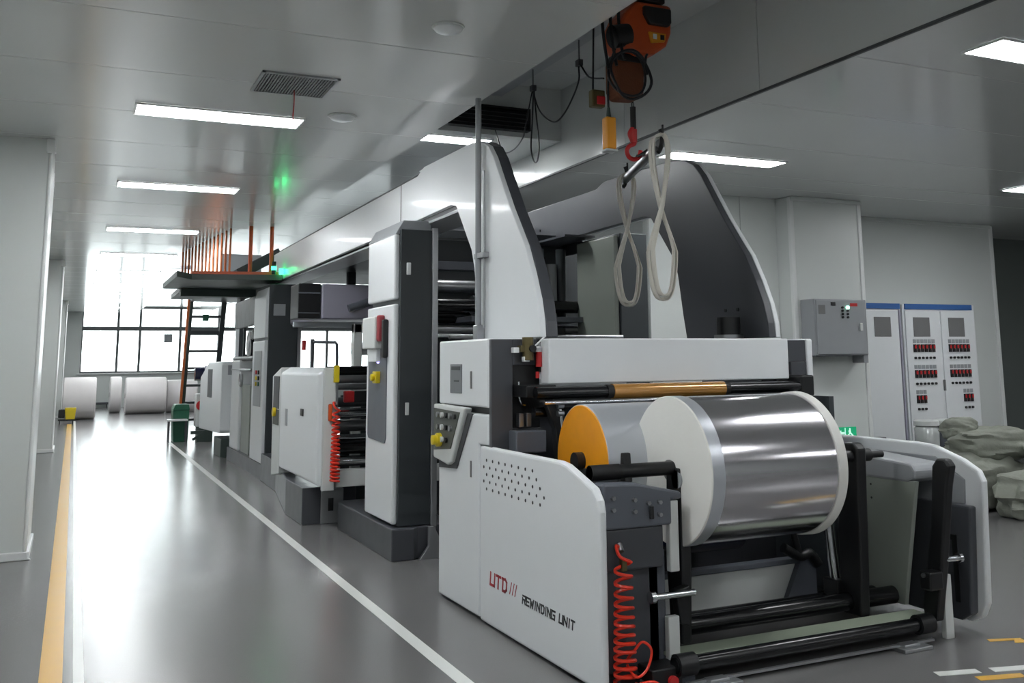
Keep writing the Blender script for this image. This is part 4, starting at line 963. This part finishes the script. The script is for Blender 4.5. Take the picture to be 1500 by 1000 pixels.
# heap of woven sacks
def sack(name, c, size, rot, seed, label, tie=None):
    t = thing(name, label, 'sack', (c[0], c[1], 0))
    nu, nv = 64, 40
    vs = []; fs = []
    R_ = Matrix.Rotation(rot, 3, 'Z')
    for j in range(nv + 1):
        ph = PI * j / nv
        for i in range(nu):
            th = 2 * PI * i / nu
            x = math.copysign(abs(math.sin(ph)) ** .55 * abs(math.cos(th)) ** .7, math.cos(th))
            y = math.copysign(abs(math.sin(ph)) ** .55 * abs(math.sin(th)) ** .7, math.sin(th))
            z = math.copysign(abs(math.cos(ph)) ** .8, math.cos(ph))
            p = Vector((x, y, z))
            q = p * 1.6 + Vector((seed * 7.1, seed * 3.3, 0))
            d = .17 * mnoise.noise(q) + .07 * mnoise.noise(q * 2.3)
            fold = .085 * (.5 + .5 * math.sin(2 * PI * (p.z * 1.3 + 1.0 * mnoise.noise(q * .8) + p.x * .9))) ** 2
            p = p * (1 + d) + p.normalized() * (fold - .03)
            v = R_ @ Vector((p.x * size[0], p.y * size[1], 0))
            zz = max(-1, p.z)
            vs.append((c[0] + v.x, c[1] + v.y, max(0.0, c[2] + zz * size[2])))
    for j in range(nv):
        for i in range(nu):
            fs.append((j * nu + i, (j + 1) * nu + i, (j + 1) * nu + (i + 1) % nu, j * nu + (i + 1) % nu))
    obj('cloth', MB().add(vs, fs, True), 'sack', t)
    if tie:
        p = Vector(tie)
        mb = MB()
        for k in range(9):
            a = 2 * PI * k / 9
            mb.tube(spline([p - Vector((0, 0, .04)), p + Vector((.02 * math.cos(a), .02 * math.sin(a), .0)), p + Vector((.06 * math.cos(a), .05 * math.sin(a), .03 + .015 * (k % 2)))], 3), .02, 6, .5)
        obj('neck', mb, 'sack', t)
    return t
sack('woven_sack', (8.58, 7.55, .27), (.56, .32, .28), .05, 1, 'bulging olive sack lowest at the left of the heap')
sack('woven_sack', (8.70, 7.52, .64), (.44, .26, .17), -.3, 2, 'long olive sack slumped across the top of the heap')
sack('woven_sack', (8.45, 7.66, .78), (.17, .16, .12), -.1, 3, 'squarish olive sack end at the top left of the heap')
sack('woven_sack', (8.56, 6.86, .21), (.50, .26, .22), .1, 4, 'rounded olive sack in front at the picture edge')
sack('woven_sack', (9.25, 7.12, .55), (.42, .26, .15), .1, 5, 'tied olive sack on the right of the heap', (8.80, 7.0, .56))

# ================================================================== FAR HALL
def paper_roll(x0, x1, y, r, label):
    t = thing('paper_roll', label, 'paper roll', ((x0 + x1) / 2, y, 0))
    obj('wrap', MB().lathe((x0, y, r), (1, 0, 0), [(0, .08), (0, r - .03), (.03, r), (x1 - x0 - .03, r), (x1 - x0, r - .03), (x1 - x0, .08)], 48), 'paperside', t)
    obj('core', MB().cyl((x0 - .005, y, r), (x1 + .005, y, r), .08, 20), 'cabgrey', t)
paper_roll(-.24, .63, 31.9, .60, 'big pale paper roll by the left columns at the far end')
paper_roll(1.52, 2.72, 34.4, .57, 'big pinkish white paper roll in the middle of the far walkway')
paper_roll(2.76, 3.7, 34.8, .52, 'pale paper roll behind the stair, right of the pinkish roll')
paper_roll(1.10, 1.45, 35.6, .58, 'narrow pale paper roll just left of the pinkish roll')
t = thing('wall_heater', 'low dark bar at the foot of the far window wall', 'bar', (.95, 39.8, .05))
obj('bar', MB().box(.72, 1.22, 39.75, 39.9, .12, .2), 'dark', t, bev=.01)
obj('foot', MB().box(.76, .8, 39.78, 39.88, 0, .12), 'dark', t); obj('foot', MB().box(1.14, 1.18, 39.78, 39.88, 0, .12), 'dark', t)

t = thing('floor_machine', 'yellow and black cleaning cart beside the far column', 'cart', (-.15, 29.8, 0))
obj('bucket', MB().prism([(-.12, .10), (.10, .10), (.13, .42), (-.15, .42)], 'y', 29.7, 30.0), 'yellow', t, bev=.02)
obj('wringer', MB().box(-.30, -.14, 29.7, 29.95, .16, .38), 'black', t, bev=.02)
for x_ in (-.26, .06):
    for y_ in (29.74, 29.96): obj('caster', MB().cyl((x_ - .015, y_, .05), (x_ + .015, y_, .05), .05, 14), 'rubber', t)
obj('chassis', MB().box(-.3, .1, 29.7, 30.0, .08, .12), 'black', t)

t = thing('green_bin', 'green metal waste bin at the foot of the far stair', 'bin', (2.0, 21.6, 0))
obj('body', MB().prism([(1.88, .0), (2.16, .0), (2.17, .62), (1.86, .62)], 'y', 21.5, 21.95), 'green', t, bev=.01)
obj('lid', MB().prism([(1.85, .62), (2.18, .62), (2.16, .74), (1.90, .74)], 'y', 21.48, 21.97), 'green', t, bev=.02)
t = thing('side_table', 'small white table with dark legs beside the green bin', 'table', (1.95, 21.2, 0))
obj('top', MB().box(1.74, 2.12, 21.2, 21.46, .42, .455), 'white', t, bev=.006)
for x_ in (1.76, 2.09):
    for y_ in (21.22, 21.43): obj('leg', MB().box(x_, x_ + .025, y_, y_ + .025, 0, .42), 'dark', t)
